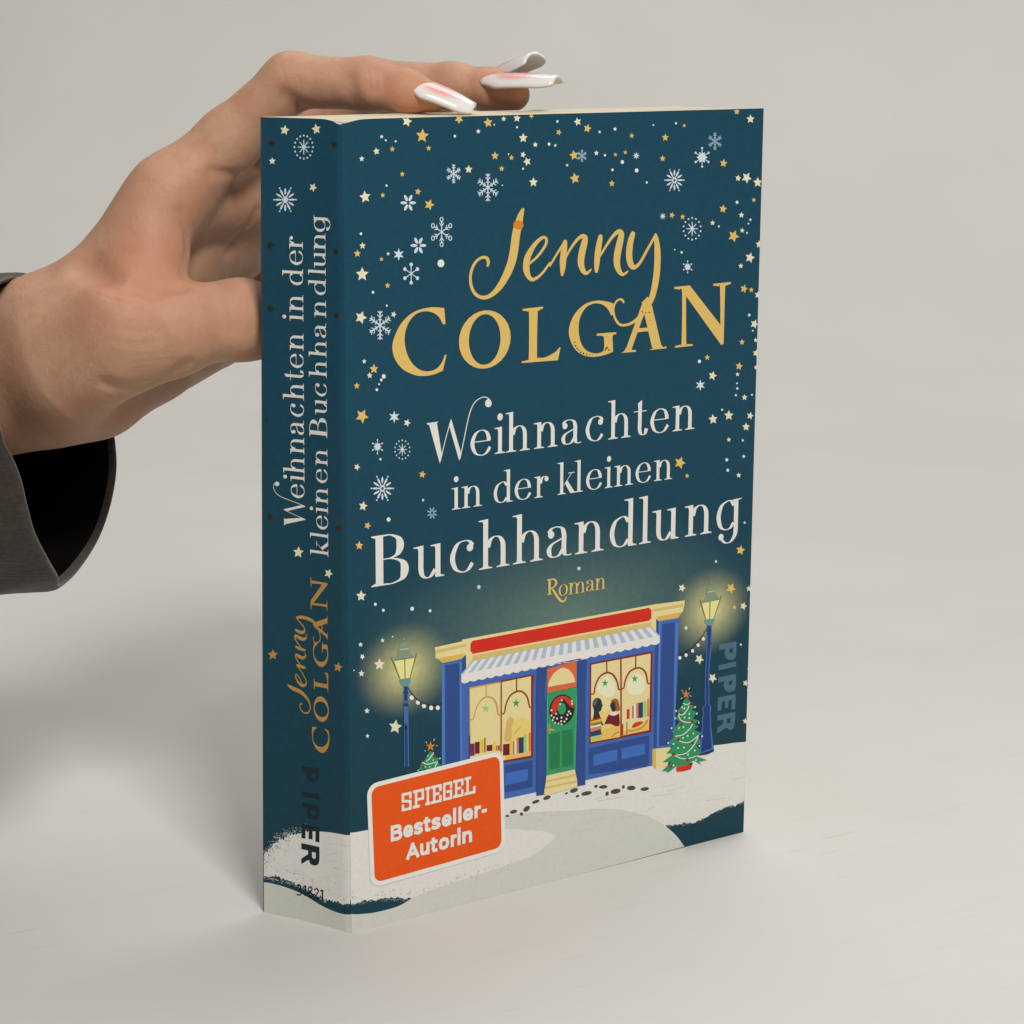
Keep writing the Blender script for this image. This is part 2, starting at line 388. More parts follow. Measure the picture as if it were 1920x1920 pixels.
for c,x0,x1,y0,y1 in [('red',1500,1535,185,310),('olive',1565,1585,145,300),('snow',1585,1612,120,300),('coral',1612,1640,110,298),('nvb',1640,1695,105,295),('green2',1700,1738,85,285),('orange',1745,1768,60,280),('red',1432,1460,365,505),('olive',1495,1510,340,490)]:
    quad(c,E,(x0,y0+8),(x1,y0),(x1,y1-6),(x0,y1))
poly('sred',E,[(1565,395),(1600,350),(1680,335),(1690,355),(1640,390),(1580,412)])
stroke('olive',E,[(1515,440,10),(1560,450,10),(1680,410,12),(1740,340,12),(1745,310,9)]);stroke('olive',E,[(1320,525,9),(1360,480,10),(1410,460,9)])
stroke(br,RAW,[B(1307,915)+(3,),E(1432,0)+(3,),E(1432,518)+(3,)]);stroke(br,B,[(1095,960,20),(1095,1125,20)]);stroke(br,B,[(1530,882,20),(1530,1065,20)])
stroke(br,B,[(862,1447,20),(905,1438,20),(922,1330,22),(985,1195,24),(1090,1128,28),(1185,1155,28),(1250,1260,26),(1275,1376,22),(1305,1372,20)])
stroke(br,B,[(1310,1370,20),(1352,1356,20),(1372,1250,22),(1430,1125,24),(1520,1065,26),(1610,1062,26),(1680,1135,26),(1712,1285,22),(1745,1286,20)])
for q in [(B,1070,1285,62),(B,1515,1218,62)]: star('stargreen',*q,0,5,.38)
# left window
quad(rd,RAW,A(632,1348),A(1605,1150),E(375,0),E(378,768),E(40,822),S(1310,330),L(1640,1500)); quad(cm,RAW,A(645,1368),A(1560,1180),E(350,0),E(350,745),E(40,800),S(1325,300),L(1655,1500))
quad('fade',RAW,A(632,1348),A(1100,1255),A(1100,1270),A(645,1368)); quad('fade',RAW,A(632,1348),A(645,1368),L(1652,1500),L(1640,1500))
poly('glow2',E,[(20,420),(150,300),(330,320),(350,600,0),(40,640,0)])
poly('tan2',E,[(30,560),(50,420),(60,330),(110,280),(150,320),(120,400),(110,560)])
quad('tan',E,(40,745),(350,690),(350,745),(40,800))
stroke('tan2',E,[(135,500,14),(225,395,20)])
for c,x0,x1,y0,y1 in [('purple',1320,1375,80,225),('maroon',1378,1432,60,200),('yellow',1440,1475,30,190),('olive',1480,1500,15,185),('maroon',1510,1575,95,170),('yellow',1580,1610,60,165),('olive',1615,1630,100,165),('red',1635,1660,100,165)]:
    quad(c,S,(x0,y0+8),(x1,y0),(x1,y1-6),(x0,y1))
for c,x0,x1,y0,y1 in [('maroon',15,95,600,745),('yellow',100,132,560,735),('olive',135,152,565,735),('snow',152,176,560,728),('coral',176,204,525,722),('nvb',204,264,520,718),('green2',268,300,490,708),('orange',322,352,465,700)]:
    quad(c,E,(x0,y0+10),(x1,y0),(x1,y1-8),(x0,y1))
stroke('brown2',RAW,[A(1112,1270)+(3,),A(1112,1920)+(3,),S(1672,100)+(3,),S(1672,175)+(2.6,)]);stroke(br,A,[(1342,1225,20),(1342,1410,20)]);stroke('fade',A,[(885,1320,16),(885,1490,16)])
stroke('fade',A,[(648,1832,16),(695,1822,16),(730,1680,16),(795,1560,18),(880,1495,20),(975,1505,24),(1040,1600,26),(1066,1752,24),(1110,1744,20)])
stroke(br,A,[(1112,1744,20),(1158,1732,20),(1185,1600,22),(1250,1470,24),(1340,1412,26),(1425,1412,26),(1500,1490,26),(1538,1642,22),(1580,1640,20)])
star('stargreen',A,1335,1585,70,0,5,.38);star('palegreen',A,880,1665,70,0,5,.38)
# stall risers
quad(nv,E,(1048,662),(1772,502),(1765,868),(1048,968));quad('blue2',E,(1100,738),(1387,668),(1387,800),(1100,872));quad('blue2',E,(1437,658),(1717,600),(1717,726),(1440,792))
quad(nv,E,(40,872),(370,800),(370,1112),(40,1185));quad('blue2',E,(40,958),(312,905),(312,1040),(40,1105))
quad(nv,RAW,A(1650,1060),A(1795,1040),E(515,10),E(545,200),E(530,1000),E(505,1215),E(415,1228),E(415,0))
quad(nv,RAW,B(660,960),B(800,940),E(1003,0),E(1003,1095),E(908,1112),E(890,1000),E(905,300))
# door
quad('green',RAW,B(195,1430),B(650,1345),E(905,200),E(878,912),E(540,988))
quad('green3',E,(566,485),(700,455),(696,888),(572,915));quad('green3',E,(722,450),(850,425),(856,858),(726,882))
stroke('ltgreen',E,[(548,40,10),(542,980,10)]);stroke('ltgreen',E,[(898,20,12),(876,905,10)])
quad('coral2',RAW,B(200,1070),B(640,950),B(640,1340),B(200,1430))
poly(cm,B,[(212,1342,0),(230,1260),(290,1150),(380,1075),(450,1055),(540,1095),(600,1180),(622,1268,0)])
poly('wreath',B,[(420+190*np.cos(a),1685-20*np.cos(a)+230*np.sin(a)) for a in np.linspace(0,2*np.pi,24)[:-1]],[[(420+62*np.cos(a),1665+90*np.sin(a)) for a in np.linspace(0,2*np.pi,14)[:-1]]],n=2)
poly('sred',B,[(270,1740),(265,1640),(310,1540),(400,1480),(500,1490),(580,1560),(600,1650),(560,1640),(490,1570),(440,1520),(390,1570),(360,1660),(320,1740)])
for x,y in [(265,1690),(265,1770),(300,1800),(350,1815),(415,1800),(285,1840),(320,1880),(370,1890),(410,1855),(415,1900),(460,1860),(490,1820),(525,1710),(550,1740),(505,1760),(335,1745),(570,1555),(575,1595),(420,1540),(395,1600)]: blob('snow',B,x,y,14,17,20,7)
stroke('orange',E,[(572,365,16),(565,420,18),(575,480,16)]);stroke('yellow',E,[(570,430,14),(630,435,12)])
quad('cream',E,(537,985),(876,910),(886,960),(905,1050),(905,1112),(520,1232),(508,1180),(528,1060))
quad(cr2,E,(535,1045),(885,962),(886,990),(530,1070));quad(cr2,E,(522,1120),(900,1040),(903,1065),(518,1145))
# lamps
cur=['front','lamp_illustration']
gl,cap,fr='lampglass','lampcap','lampframe'
poly(gl,L,[(675,545,0),(935,500,0),(885,758,0),(752,778,0)])
poly(cap,L,[(665,532,0),(715,470),(738,365),(765,310),(800,297),(850,315),(866,400),(900,465),(945,492,0),(800,515)])
blob(cap,L,800,262,16,22);stroke('cream',L,[(745,398,8),(860,380,8)])
for a,b in [((640,500),(752,772)),((965,440),(880,752)),((810,505),(816,765))]: stroke(fr,L,[(*a,14),(*b,12)])
poly('lampcup',L,[(738,805,0),(760,780),(890,765,0),(880,830),(835,885),(785,865)])
stroke('post2',L,[(828,870,62),(828,1000,56),(830,1300,58),(836,1900,62)]);stroke('post',L,[(826,870,40),(826,1300,34),(834,1900,36)])
for y in (950,1110,1880): blob('post',L,826,y,36,24)
stroke('string',L,[(850,880,12),(910,970,12),(1000,1060,12),(1110,1106,13),(1210,1105,13),(1290,1085,12)])
for x,y in [(900,1015),(980,1075),(1058,1120),(1150,1145),(1235,1143)]: blob('bulb',L,x,y,27,30)
cur=['front','lamp_illustration#']
poly(gl,C,[(1085,572,0),(1345,515,0),(1270,800,0),(1132,822,0)])
poly(cap,C,[(1078,548,0),(1138,475),(1155,360),(1182,310),(1225,290),(1270,322),(1285,400),(1345,505,0),(1200,530)])
blob(cap,C,1218,262,14,22);stroke('cream',C,[(1165,402,8),(1275,382,8)])
for a,b in [((1055,510),(1142,812)),((1375,455),(1260,800)),((1205,525),(1200,805))]: stroke(fr,C,[(*a,15),(*b,13)])
poly('lampcup',C,[(1122,832,0),(1140,812),(1278,795,0),(1250,880),(1195,925),(1145,880)])
stroke('post2',RAW,[C(1195,900)+(9,),C(1190,1200)+(9,),D(930,0)+(8,),D(928,300)+(9,)]);stroke('post',RAW,[C(1194,900)+(5,),C(1188,1200)+(5,),D(930,0)+(4.5,),D(928,300)+(6,)])
for y in (985,1030,1170): blob('post',C,1193,y,32,24)
poly('post2',D,[(893,290,0),(962,284,0),(955,370),(978,420),(968,500),(978,560),(975,640,0),(1012,930,0),(940,985),(832,990,0),(868,640,0),(866,540),(880,500),(868,440),(905,380)])
poly('post',D,[(905,296,0),(950,292,0),(945,375),(962,425),(955,500),(965,560),(962,640,0),(985,915,0),(855,960,0),(882,640,0),(880,540),(892,500),(882,440),(918,380)])
poly('nvink',D,[(832,985,0),(920,955),(1012,925,0),(1012,950,0),(930,985),(835,1000,0)])
stroke('string',C,[(1165,930,14),(1090,1060,14),(960,1210,14),(840,1310,15),(725,1348,14)])
for x,y in [(1105,1100),(1025,1195),(943,1280),(845,1345),(752,1385)]: blob('bulb',C,x,y,24,28)
# trees
cur=['front','tree_illustration']
tr=[(675,300),(640,360),(650,375),(560,480),(590,490),(545,560),(600,590),(500,720),(555,740),(455,860),(530,880),(440,975),(530,980),(395,1080),(500,1080),(385,1190),(440,1185),(455,1210),(560,1130),(610,1105),(700,1100),(770,1060),(865,1115),(830,1075),(930,1055),(790,1010),(880,980),(800,880),(865,845),(820,770),(870,735),(770,690),(830,655),(775,620),(835,580),(760,560),(800,480),(740,450),(790,420),(720,380),(735,365),(690,310)]
poly('tree',D,[(x,y,0) for x,y in tr])
poly('sred',D,[(555,1150,0),(600,1110),(760,1085,0),(735,1165,0),(640,1190),(565,1195,0)])
tr2=[(560,1150),(600,1118),(612,1140),(640,1108),(655,1130),(690,1095),(700,1120),(740,1085),(760,1100),(700,1080),(600,1090)]
poly('tree',D,[(x,y,0) for x,y in tr2])
for pts in [[(640,370),(680,390),(730,365)],[(585,500),(640,510),(690,450),(715,400)],[(585,510),(610,570),(670,600),(755,600)],[(545,770),(640,750),(720,680),(755,620)],[(560,790),(620,835),(720,840),(825,760)],[(825,760),(780,860),(680,970),(560,995)],[(540,1000),(620,1035),(710,1035),(800,1005)]]:
    stroke('bulb',D,[(x,y,10) for x,y in pts])
for x,y in [(657,435),(630,420),(660,545),(715,550),(715,500),(645,660),(590,670),(695,765),(765,735),(640,790),(580,910),(650,905),(780,940),(700,990),(795,1055),(525,1120),(785,420),(805,498),(828,605),(868,770),(556,465),(542,555),(502,672),(462,850),(835,885),(525,860)]: blob('bulb',D,x,y,9,13,20,7)
for x,y in [(735,382),(615,485),(750,595),(618,625),(580,808),(750,850),(528,985),(692,1050),(490,1130)]: blob('maroon2',D,x,y,19,19,0,8)
star('orange',D,675,265,58,0,5,.4)
for a in [(620,212,640,235),(718,185,708,210),(738,290,715,280),(612,322,630,305)]: stroke('bulb',D,[(a[0],a[1],6),(a[2],a[3],6)],1)
cur=['front','tree_illustration#']
tl=[(870,168),(840,225),(815,265),(770,310),(765,345),(740,385),(960,345),(1000,325),(955,290),(985,250),(930,235),(900,175)]
poly('tree',S,[(x,y,0) for x,y in tl])
for pts in [[(830,285),(870,250),(915,185)],[(785,295),(850,315),(945,290)],[(930,345),(950,300),(960,285)]]: stroke('bulb',S,[(x,y,10) for x,y in pts])
star('orange',S,880,115,60,0,5,.4)
for x,y in [(795,345),(925,225)]: blob('maroon2',S,x,y,18,18,0,8)
for x,y in [(850,220),(910,270),(820,345),(985,250),(740,385),(870,345)]: blob('bulb',S,x,y,8,8,0,7)
for a in [(912,55,925,30),(840,80,825,60),(940,105,955,108),(815,170,825,160)]: stroke('bulb',S,[(a[0],a[1],6),(a[2],a[3],6)],1)
# ---------------------------------------------------------------- stars: tile, x, y, r, colour(c=cream,g=gold), rot
cur=['front','printed_stars']
ST=[(t1,590,180,52,'c',15),(t1,728,310,66,'g',5),(t1,362,318,20,'w',0),(t1,315,450,35,'c',-10),(t1,458,430,27,'g',0),(t1,785,422,27,'g',0),(t1,183,517,27,'w',0),(t1,1058,160,45,'g',36),(t1,1320,192,48,'g',-8),(t1,1460,158,25,'c',0),(t1,1580,152,38,'c',5),(t1,1710,130,26,'g',36),(t1,1232,270,24,'w',0),(t1,1636,330,46,'c',0),(t1,1745,390,26,'w',0),(t1,1382,490,40,'g',0),(t1,1530,507,26,'g',0),(t1,1635,480,30,'w',20),(t1,1672,542,42,'c',-20),(t1,1442,606,28,'g',0),(t1,1728,728,46,'c',0),(t1,1145,612,40,'c',0),(t1,548,655,26,'g',0),(t1,213,860,58,'c',-8),(t1,372,845,25,'g',0),(t1,688,813,33,'g',10),(t1,790,930,52,'g',20),(t1,190,1300,33,'c',0),(t1,143,1370,36,'g',0),(t1,420,1372,19,'w',0),(t1,360,1420,22,'g',0),
(t2,242,175,38,'c',-15),(t2,325,232,40,'g',15),(t2,80,265,28,'g',20),(t2,430,262,16,'w',0),(t2,562,237,20,'w',0),(t2,705,295,24,'g',0),(t2,993,310,34,'g',0),(t2,1155,208,18,'g',0),(t2,1085,188,14,'w',0),(t2,1605,88,30,'g',0),(t2,1723,152,40,'c',0),(t2,210,462,46,'g',-10),(t2,402,443,24,'w',0),(t2,565,457,20,'g',0),(t2,650,437,20,'g',0),(t2,970,490,29,'g',0),(t2,1492,530,38,'g',10),(t2,218,660,50,'g',-10),(t2,535,704,30,'g',0),(t2,152,547,15,'w',0),(t2,50,378,16,'w',0),(t2,1617,658,30,'c',10),(t2,1690,655,50,'c',30),(t2,1785,695,46,'c',0),(t2,1752,845,22,'g',0),(t2,1488,922,38,'g',10),(t2,1645,975,28,'c',0),(t2,1608,865,20,'w',0),(t2,1050,976,28,'g',20),(t2,1142,990,26,'g',0),(t2,1398,1042,24,'c',0),(t2,1452,1072,13,'w',0),(t2,1578,1155,55,'g',25),(t2,1652,1107,24,'c',10),(t2,1722,1015,15,'w',0),(t2,1693,1128,12,'w',0),(t2,1718,1340,48,'c',15),(t2,1798,1225,36,'c',0),(t2,1133,1294,15,'w',0),
(t3,187,357,66,'c',0),(t3,415,458,28,'g',0),(t3,175,745,62,'c',20),(t3,470,718,30,'c',20),(t3,205,1140,24,'w',0),(t3,292,1208,46,'g',0),(t3,254,1267,30,'c',-5),(t3,138,1360,31,'g',0),
(t4,1640,542,25,'c',0),(t4,1667,738,38,'g',15),(t4,1730,748,25,'g',0),(t4,1786,790,34,'c',10),(t4,1712,963,18,'w',0),(t4,1757,1040,42,'c',20),(t4,1650,1195,28,'g',0),(t4,1768,1178,22,'c',0),(t4,1768,1290,32,'c',15),(t4,1352,1327,26,'g',0),(t4,1625,1402,36,'g',10),(t4,1770,1412,22,'c',0),
(t5,185,385,68,'g',28),(t5,590,445,37,'c',20),(t5,140,843,33,'c',20),(t5,728,910,36,'g',10),(t5,195,1195,46,'c',10),(t5,235,1370,35,'g',20),(t5,735,1140,16,'w',0),
(t6,1398,112,42,'c',15),(t6,1612,100,20,'w',0),(t6,1672,297,28,'c',0),(t6,1402,485,46,'c',-5),(t6,1537,452,46,'c',0),(t6,1720,455,34,'c',15),(t6,1685,550,38,'c',0),(t6,1537,660,22,'c',0),(t6,1520,832,20,'w',0),(t6,1665,803,18,'w',0),(t6,1528,922,19,'w',0),(t6,1622,965,24,'w',0),(t6,1118,858,56,'g',20),(t6,1180,970,22,'g',0),(t6,1610,220,15,'w',0),(t6,1598,278,14,'w',0),(t6,1480,403,14,'w',0),(t6,1657,665,14,'w',0),
(t7,160,302,42,'g',0),(t7,177,755,52,'c',0),(t7,1237,675,24,'w',0),(t7,370,1155,22,'w',0),(t7,172,1193,24,'w',0),(t7,188,1302,28,'w',30),(t7,342,1372,58,'c',0),
(t8,252,575,22,'w',0),(t8,1427,515,16,'w',0),(t8,1637,418,45,'g',10),(t8,1136,742,38,'c',20),(t8,1555,745,50,'g',30),(t8,1585,907,22,'g',10),(t8,1662,897,36,'c',20),(t8,1710,748,28,'c',0),(t8,1170,1085,22,'w',0),(t8,1284,1352,46,'c',30),(t8,1640,1228,14,'w',0),(t8,1672,182,14,'w',0),
(L,257,705,45,'w',0),(L,328,1185,40,'w',0),(L,692,1390,95,'c',8),(L,335,1508,30,'w',0),(C,1246,1690,78,'c',33),(C,1740,1765,50,'c',15),(C,1775,1870,20,'c',0),(C,1780,1550,18,'c',0),(RAW,1397,1352,6,'c',0)]
for t,x,y,r,c,rot in ST: star({'c':'star','g':'gold','w':'starw'}[c],t,x,y,r,rot,5,.48)
for t,x,y,r in [(t1,398,350,9),(t1,487,360,9),(t1,1020,313,11),(t1,1375,210,7),(t1,1580,233,9),(t1,1634,606,9),(t1,1448,755,6),(t1,405,758,10),(t1,175,1192,12),(t1,1503,475,7),(t1,1868,385,13),(t2,68,172,10),(t2,475,462,10),(t2,540,587,11),(t2,624,520,15),(t2,747,592,16),(t2,833,695,9),(t2,890,203,7),(t2,1705,1048,7),(t2,1072,1271,6),(t3,283,518,12),(t3,407,638,9),(t3,380,1275,18),(t3,358,1307,12),(t3,338,1345,8),(t3,318,1395,12),(t3,895,258,32),(t4,1285,1360,14),(t4,1742,1098,7),(t5,350,772,10),(t5,424,1315,18),(t6,1607,177,7),(t6,1735,275,8),(t7,305,830,13),(t7,376,884,13),(t7,636,870,17),(t7,797,888,13),(t7,460,1122,7),(L,160,665,8)]:
    blob('starw',t,x,y,r,r*1.15,0,8)
# ---------------------------------------------------------------- snowflakes
cur=['front','printed_snowflakes']
def rays(t,x,y,r,n,w,col='flake',r0=0,rot=0):
    for k in range(n):
        a=np.radians(rot)+2*np.pi*k/n
        stroke(col,t,[(x+r0*r*np.sin(a)*.8,y-r0*r*np.cos(a),w),(x+r*np.sin(a)*.8,y-r*np.cos(a),w)],1)
def fern(t,x,y,r,w,col='flake'):
    rays(t,x,y,r,6,w,col)
    for k in range(6):
        a=np.pi/3*k
        for q,l_ in ((.30,.2),(.55,.3),(.80,.26)):
            for sg in (-1,1):
                b=a+sg*.9;l=r*l_
                x0,y0=x+q*r*np.sin(a)*.8,y-q*r*np.cos(a)
                stroke(col,t,[(x0,y0,w*.75),(x0+l*np.sin(b)*.8,y0-l*np.cos(b),w*.75)],1)
def petals(t,x,y,r,n,col='flake',rot=0,q0=.22,fat=.17):
    for k in range(n):
        a=np.radians(rot)+2*np.pi*k/n;c=(q0+1)/2*r
        blob(col,t,x+c*np.sin(a)*.82,y-c*np.cos(a),(1-q0)/2*r,fat*r,np.degrees(np.arctan2(-np.cos(a),np.sin(a)*.82)),9)
def ringdots(t,x,y,r,n=14):
    rays(t,x,y,r*.6,8,r*.075,'flake',.15)
    for k in range(n):
        a=2*np.pi*k/n; blob('flake',t,x+r*.93*np.sin(a)*.8,y-r*.93*np.cos(a),r*.075,r*.085,0,7)
    blob('flake',t,x,y,r*.16,r*.19,0,8)
def flower(t,x,y,r):
    petals(t,x,y,r*.82,12,'flake',0,.42,.085)
    for k in range(6):
        a=np.pi/3*k+np.pi/6; blob('flake',t,x+r*.94*np.sin(a)*.8,y-r*.94*np.cos(a),r*.055,r*.065,0,7)
        a2=np.pi/3*k+np.pi/6; stroke('flake',t,[(x,y,r*.08),(x+.42*r*np.sin(a2)*.8,y-.42*r*np.cos(a2),r*.08)],1)
    star('flake',t,x,y,r*.27,0,6,.55);blob('tealdot',t,x,y,r*.1,r*.12,0,8)
fern(t1,1010,652,84,9);fern(t1,1318,775,125,10);fern(t3,347,815,130,11);fern(t2,278,467,52,8,'flakedim');fern(t2,1418,342,75,8,'flakedim')
petals(t1,600,913,80,6,'flake',30);petals(t3,692,97,80,6,'flake',30);petals(t5,815,1257,55,8,'flakedim',20,.2,.12)
ringdots(t2,1222,1092,100);ringdots(t5,547,686,90)
flower(t2,1070,675,108);flower(t5,367,1035,130)
star('flake',t3,514,178,58,0,6,.42);star('flake',t5,474,392,58,0,6,.42);star('flake',t6,1292,192,50,0,6,.4)
star('flake',t2,743,466,36,0,8,.35);star('flake',t2,970,985,34,0,8,.35)
def hexdots(t,x,y,r):
    star('flake',t,x,y,r*.6,30,6,.6)
    rays(t,x,y,r*.8,6,r*.07)
    for k in range(6):
        a=np.pi/3*k; blob('flake',t,x+r*.9*np.sin(a)*.8,y-r*.9*np.cos(a),r*.1,r*.13,0,7)
hexdots(t2,1307,480,88);hexdots(t4,1183,550,55);hexdots(t5,323,660,68)
rays(t3,626,350,85,6,8)
for k in range(6):
    a=np.pi/3*k; blob('flake',t3,626+82*np.sin(a)*.8,350-82*np.cos(a),15,18,0,9)
x,y,r=900,1175,130
rays(t1,x,y,r*.78,6,9)
for k in range(6):
    a=np.pi/3*k; pts=[(x+r*.86*np.sin(a)*.8+r*.13*np.cos(u)*.8,y-r*.86*np.cos(a)+r*.15*np.sin(u),8) for u in np.linspace(0,2*np.pi,9)]
    stroke('flake',t1,pts,2)
    for sg in (-1,1):
        b=a+sg*.7;stroke('flake',t1,[(x+.4*r*np.sin(a)*.8,y-.4*r*np.cos(a),8),(x+(.4*np.sin(a)+.3*np.sin(b))*r*.8,y-(.4*np.cos(a)+.3*np.cos(b))*r,7)],1)
# ================================================================= SPINE
cur=['spine','printed_snow']
poly('snow',s7,[(q[0],q[1],0) for q in jagline([(108,1110),(160,1070),(200,1000),(260,975),(330,945),(430,930),(480,915)],9,9)]+[(600,916),(740,930),(842,946),(900,936,0),(900,1500,0)]+[(q[0],q[1],0) for q in jagline([(842,1538),(780,1530),(620,1495),(520,1440),(400,1375),(300,1330),(220,1300),(108,1295)],9,7)])
poly('snowshade',s7,[(100,1345,0),(160,1352),(250,1378),(350,1415),(450,1462),(600,1552),(740,1608),(842,1626),(905,1624,0),(905,1800,0),(100,1620,0)])
for k in range(130):
    u=rng.random();x=110+u*720;y=np.interp(x,[110,400,620,840],[1190,1300,1420,1500])+rng.normal(-20,40)
    blob('speck' if rng.random()<.5 else 'snowshade',s7,x,y,rng.uniform(2,9),rng.uniform(1,3.5),rng.uniform(-30,60),6)
for k in range(170):
    x=rng.uniform(112,470);y=np.interp(x,[110,160,200,330,470],[1105,1060,985,935,905])-abs(rng.normal(0,24))
    blob('snow',s7,x,y,rng.uniform(1.5,5),rng.uniform(1,3),rng.uniform(-60,30),6)
for k in range(150):
    x=rng.uniform(112,640);y=np.interp(x,[110,400,640],[1292,1372,1505])+abs(rng.normal(0,13))
    blob('snow',s7,x,y,rng.uniform(1.5,5),rng.uniform(1,3),rng.uniform(-60,30),6)
for k in range(90):
    x=rng.uniform(112,330);y=np.interp(x,[110,200,330],[1130,1010,960])+rng.normal(30,40)
    blob('speck2',s7,x,y,rng.uniform(2,8),rng.uniform(1,4),rng.uniform(-60,30),6)
for k in range(14):
    x=rng.uniform(600,830);y=rng.uniform(990,1350); stroke('snowline',s7,[(x,y,3),(x+rng.uniform(30,90),y+rng.uniform(2,16),2.5)],2)
cur=['spine','publisher_logo']
k='spink'
poly(k,s7,[(425,358,0),(575,375,0),(578,440),(560,480),(520,490),(485,475),(470,440),(472,405,0),(424,392,0)],[[(505,415,0),(548,420,0),(545,448),(525,458),(507,447)]])
quad(k,s7,(425,572),(578,600),(578,640),(425,612))
poly(k,s7,[(428,668,0),(578,695,0),(578,770),(562,808),(525,815),(488,800),(472,762),(474,715,0),(428,706,0)],[[(505,735,0),(550,742,0),(548,772),(528,782),(507,770)]])
quad(k,s7,(428,850),(580,880),(580,1010),(545,1003),(546,915),(520,910),(520,985),(485,978),(487,903),(460,897),(458,978),(424,970))
poly(k,s7,[(424,1015,0),(580,1048,0),(580,1150),(570,1195),(535,1208),(500,1190),(486,1160),(424,1195,0),(424,1148,0),(482,1110,0),(482,1078,0),(424,1066,0)],[[(515,1090,0),(548,1097,0),(548,1140),(533,1150),(517,1135)]])
cur=['spine','series_number']
d='digit'
stroke(d,s7,[(388,1375,11),(408,1372,11),(420,1390,11),(412,1408,11),(398,1412,11),(416,1420,11),(425,1442,11),(412,1460,11),(384,1455,11)])
stroke(d,s7,[(438,1395,11),(458,1380,11)],1);stroke(d,s7,[(460,1380,13),(456,1468,13)],1)
stroke(d,s7,[(500,1432,11),(484,1415,11),(490,1395,11),(508,1393,11),(516,1410,11),(500,1432,11),(482,1455,11),(492,1478,11),(512,1478,11),(520,1458,11),(500,1432,11)])
stroke(d,s7,[(536,1420,11),(550,1405,11),(568,1415,11),(566,1440,11),(536,1485,11),(574,1493,11)],3)
stroke(d,s7,[(586,1428,11),(606,1415,11)],1);stroke(d,s7,[(608,1415,13),(604,1502,13)],1)
cur=['spine','printed_stars']
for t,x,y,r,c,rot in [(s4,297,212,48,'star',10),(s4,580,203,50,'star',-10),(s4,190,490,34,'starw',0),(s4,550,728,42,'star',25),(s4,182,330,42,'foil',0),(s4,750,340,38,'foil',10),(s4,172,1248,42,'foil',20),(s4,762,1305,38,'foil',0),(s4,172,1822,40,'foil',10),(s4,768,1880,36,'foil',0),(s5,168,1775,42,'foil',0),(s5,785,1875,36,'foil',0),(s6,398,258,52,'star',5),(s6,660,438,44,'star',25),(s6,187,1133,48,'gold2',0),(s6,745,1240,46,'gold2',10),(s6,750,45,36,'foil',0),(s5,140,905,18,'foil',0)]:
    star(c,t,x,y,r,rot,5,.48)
cur=['spine','printed_snowflakes']
ringdots(s4,466,365,112,16);flower(s4,302,838,128)

cur=['spine','scuff_mark']
for x,y,r in [(780,150,16),(800,156,14),(815,153,10),(760,143,8)]: blob('snow',s4,x,y,r,r*.35,12,8)

# ------------------------------------------------------------------ the book
BOOK_W, BOOK_H = 119.63, 187.0
BACK_BOT, BACK_TOP = np.array([-10.5, 22.7]), np.array([-9.65, 18.2])   # back edge of the slanted spine
book = empty('paperback_book')
tag(book, 'thick dark teal paperback standing upright, gold and white lettering, snowy shop cover, orange sticker', 'book')

def edge_round(d):                   # how far the board has turned away at d mm from the front joint
    return math.exp(-(max(d, 0) / 0.95) ** 1.5)
def sp_xy(s, z):
    t = 1 - s / SP
    q = t * (BACK_BOT + (BACK_TOP - BACK_BOT) * z / BOOK_H)
    bow = 0.55 * math.sin(math.pi * min(max(s / SP, 0), 1))         # a read spine, slightly hollow
    return q + np.array([0.9, 0.43]) * bow + np.array([0.28, 0.30]) * edge_round(SP - s)
def on_front(x, z, off):
    e = edge_round(x)
    return ((x + 0.28 * e) * MM, (0.30 * e - off) * MM, z * MM)
def on_spine(s, z, off):
    xy = sp_xy(s, z) - np.array([0.9, 0.43]) * off
    return (xy[0] * MM, xy[1] * MM, z * MM)

# --- ink colours as printed; foil and umber paint dark reflections on gold
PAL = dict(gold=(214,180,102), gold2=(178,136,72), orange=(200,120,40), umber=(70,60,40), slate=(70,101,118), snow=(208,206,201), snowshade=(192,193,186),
 speck=(110,122,136), speck2=(45,80,98), snowline=(186,181,173), foot=(72,70,66), blue=(62,98,168), navy=(46,72,132), lightblue=(74,116,180), cream=(212,198,144),
 cream2=(196,174,106), goldtrim=(200,166,78), red=(192,44,30), awnblue=(158,176,196), awnwhite=(214,209,206), darkred=(128,32,28), glow2=(212,192,110), pale=(224,216,180),
 tan=(218,176,92), tan2=(196,166,98), ink=(36,48,58), ink2=(88,94,92), auburn=(150,84,44), maroon=(104,28,42), yellow=(228,180,50), olive=(128,124,52), coral=(208,112,86),
 nvb=(38,62,92), green2=(142,190,120), sred=(190,52,36), brownred=(128,58,28), stargreen=(52,146,92), fade=(188,140,76), purple=(104,44,84), brown2=(134,88,36),
 palegreen=(150,184,122), blue2=(60,102,176), teal2=(72,112,140), green=(50,140,94), green3=(36,116,72), ltgreen=(70,160,112), coral2=(200,98,58), wreath=(36,42,28),
 lampglass=(226,208,142), lampcap=(120,138,118), lampframe=(112,110,66), lampcup=(98,140,140), post2=(64,102,158), post=(34,58,116), string=(66,40,40), bulb=(222,220,214),
 nvink=(30,48,60), tree=(48,134,88), maroon2=(124,48,38), star=(212,206,176), starw=(206,214,206), flake=(190,204,212), flakedim=(136,164,178), tealdot=(40,78,96), digit=(14,28,36),
 spink=(26,40,48), foil=(66,54,34), title=(210,207,201), orangebg=(226,80,22), stickerwhite=(222,216,208), brownish=(120,60,30))
MATS = {}
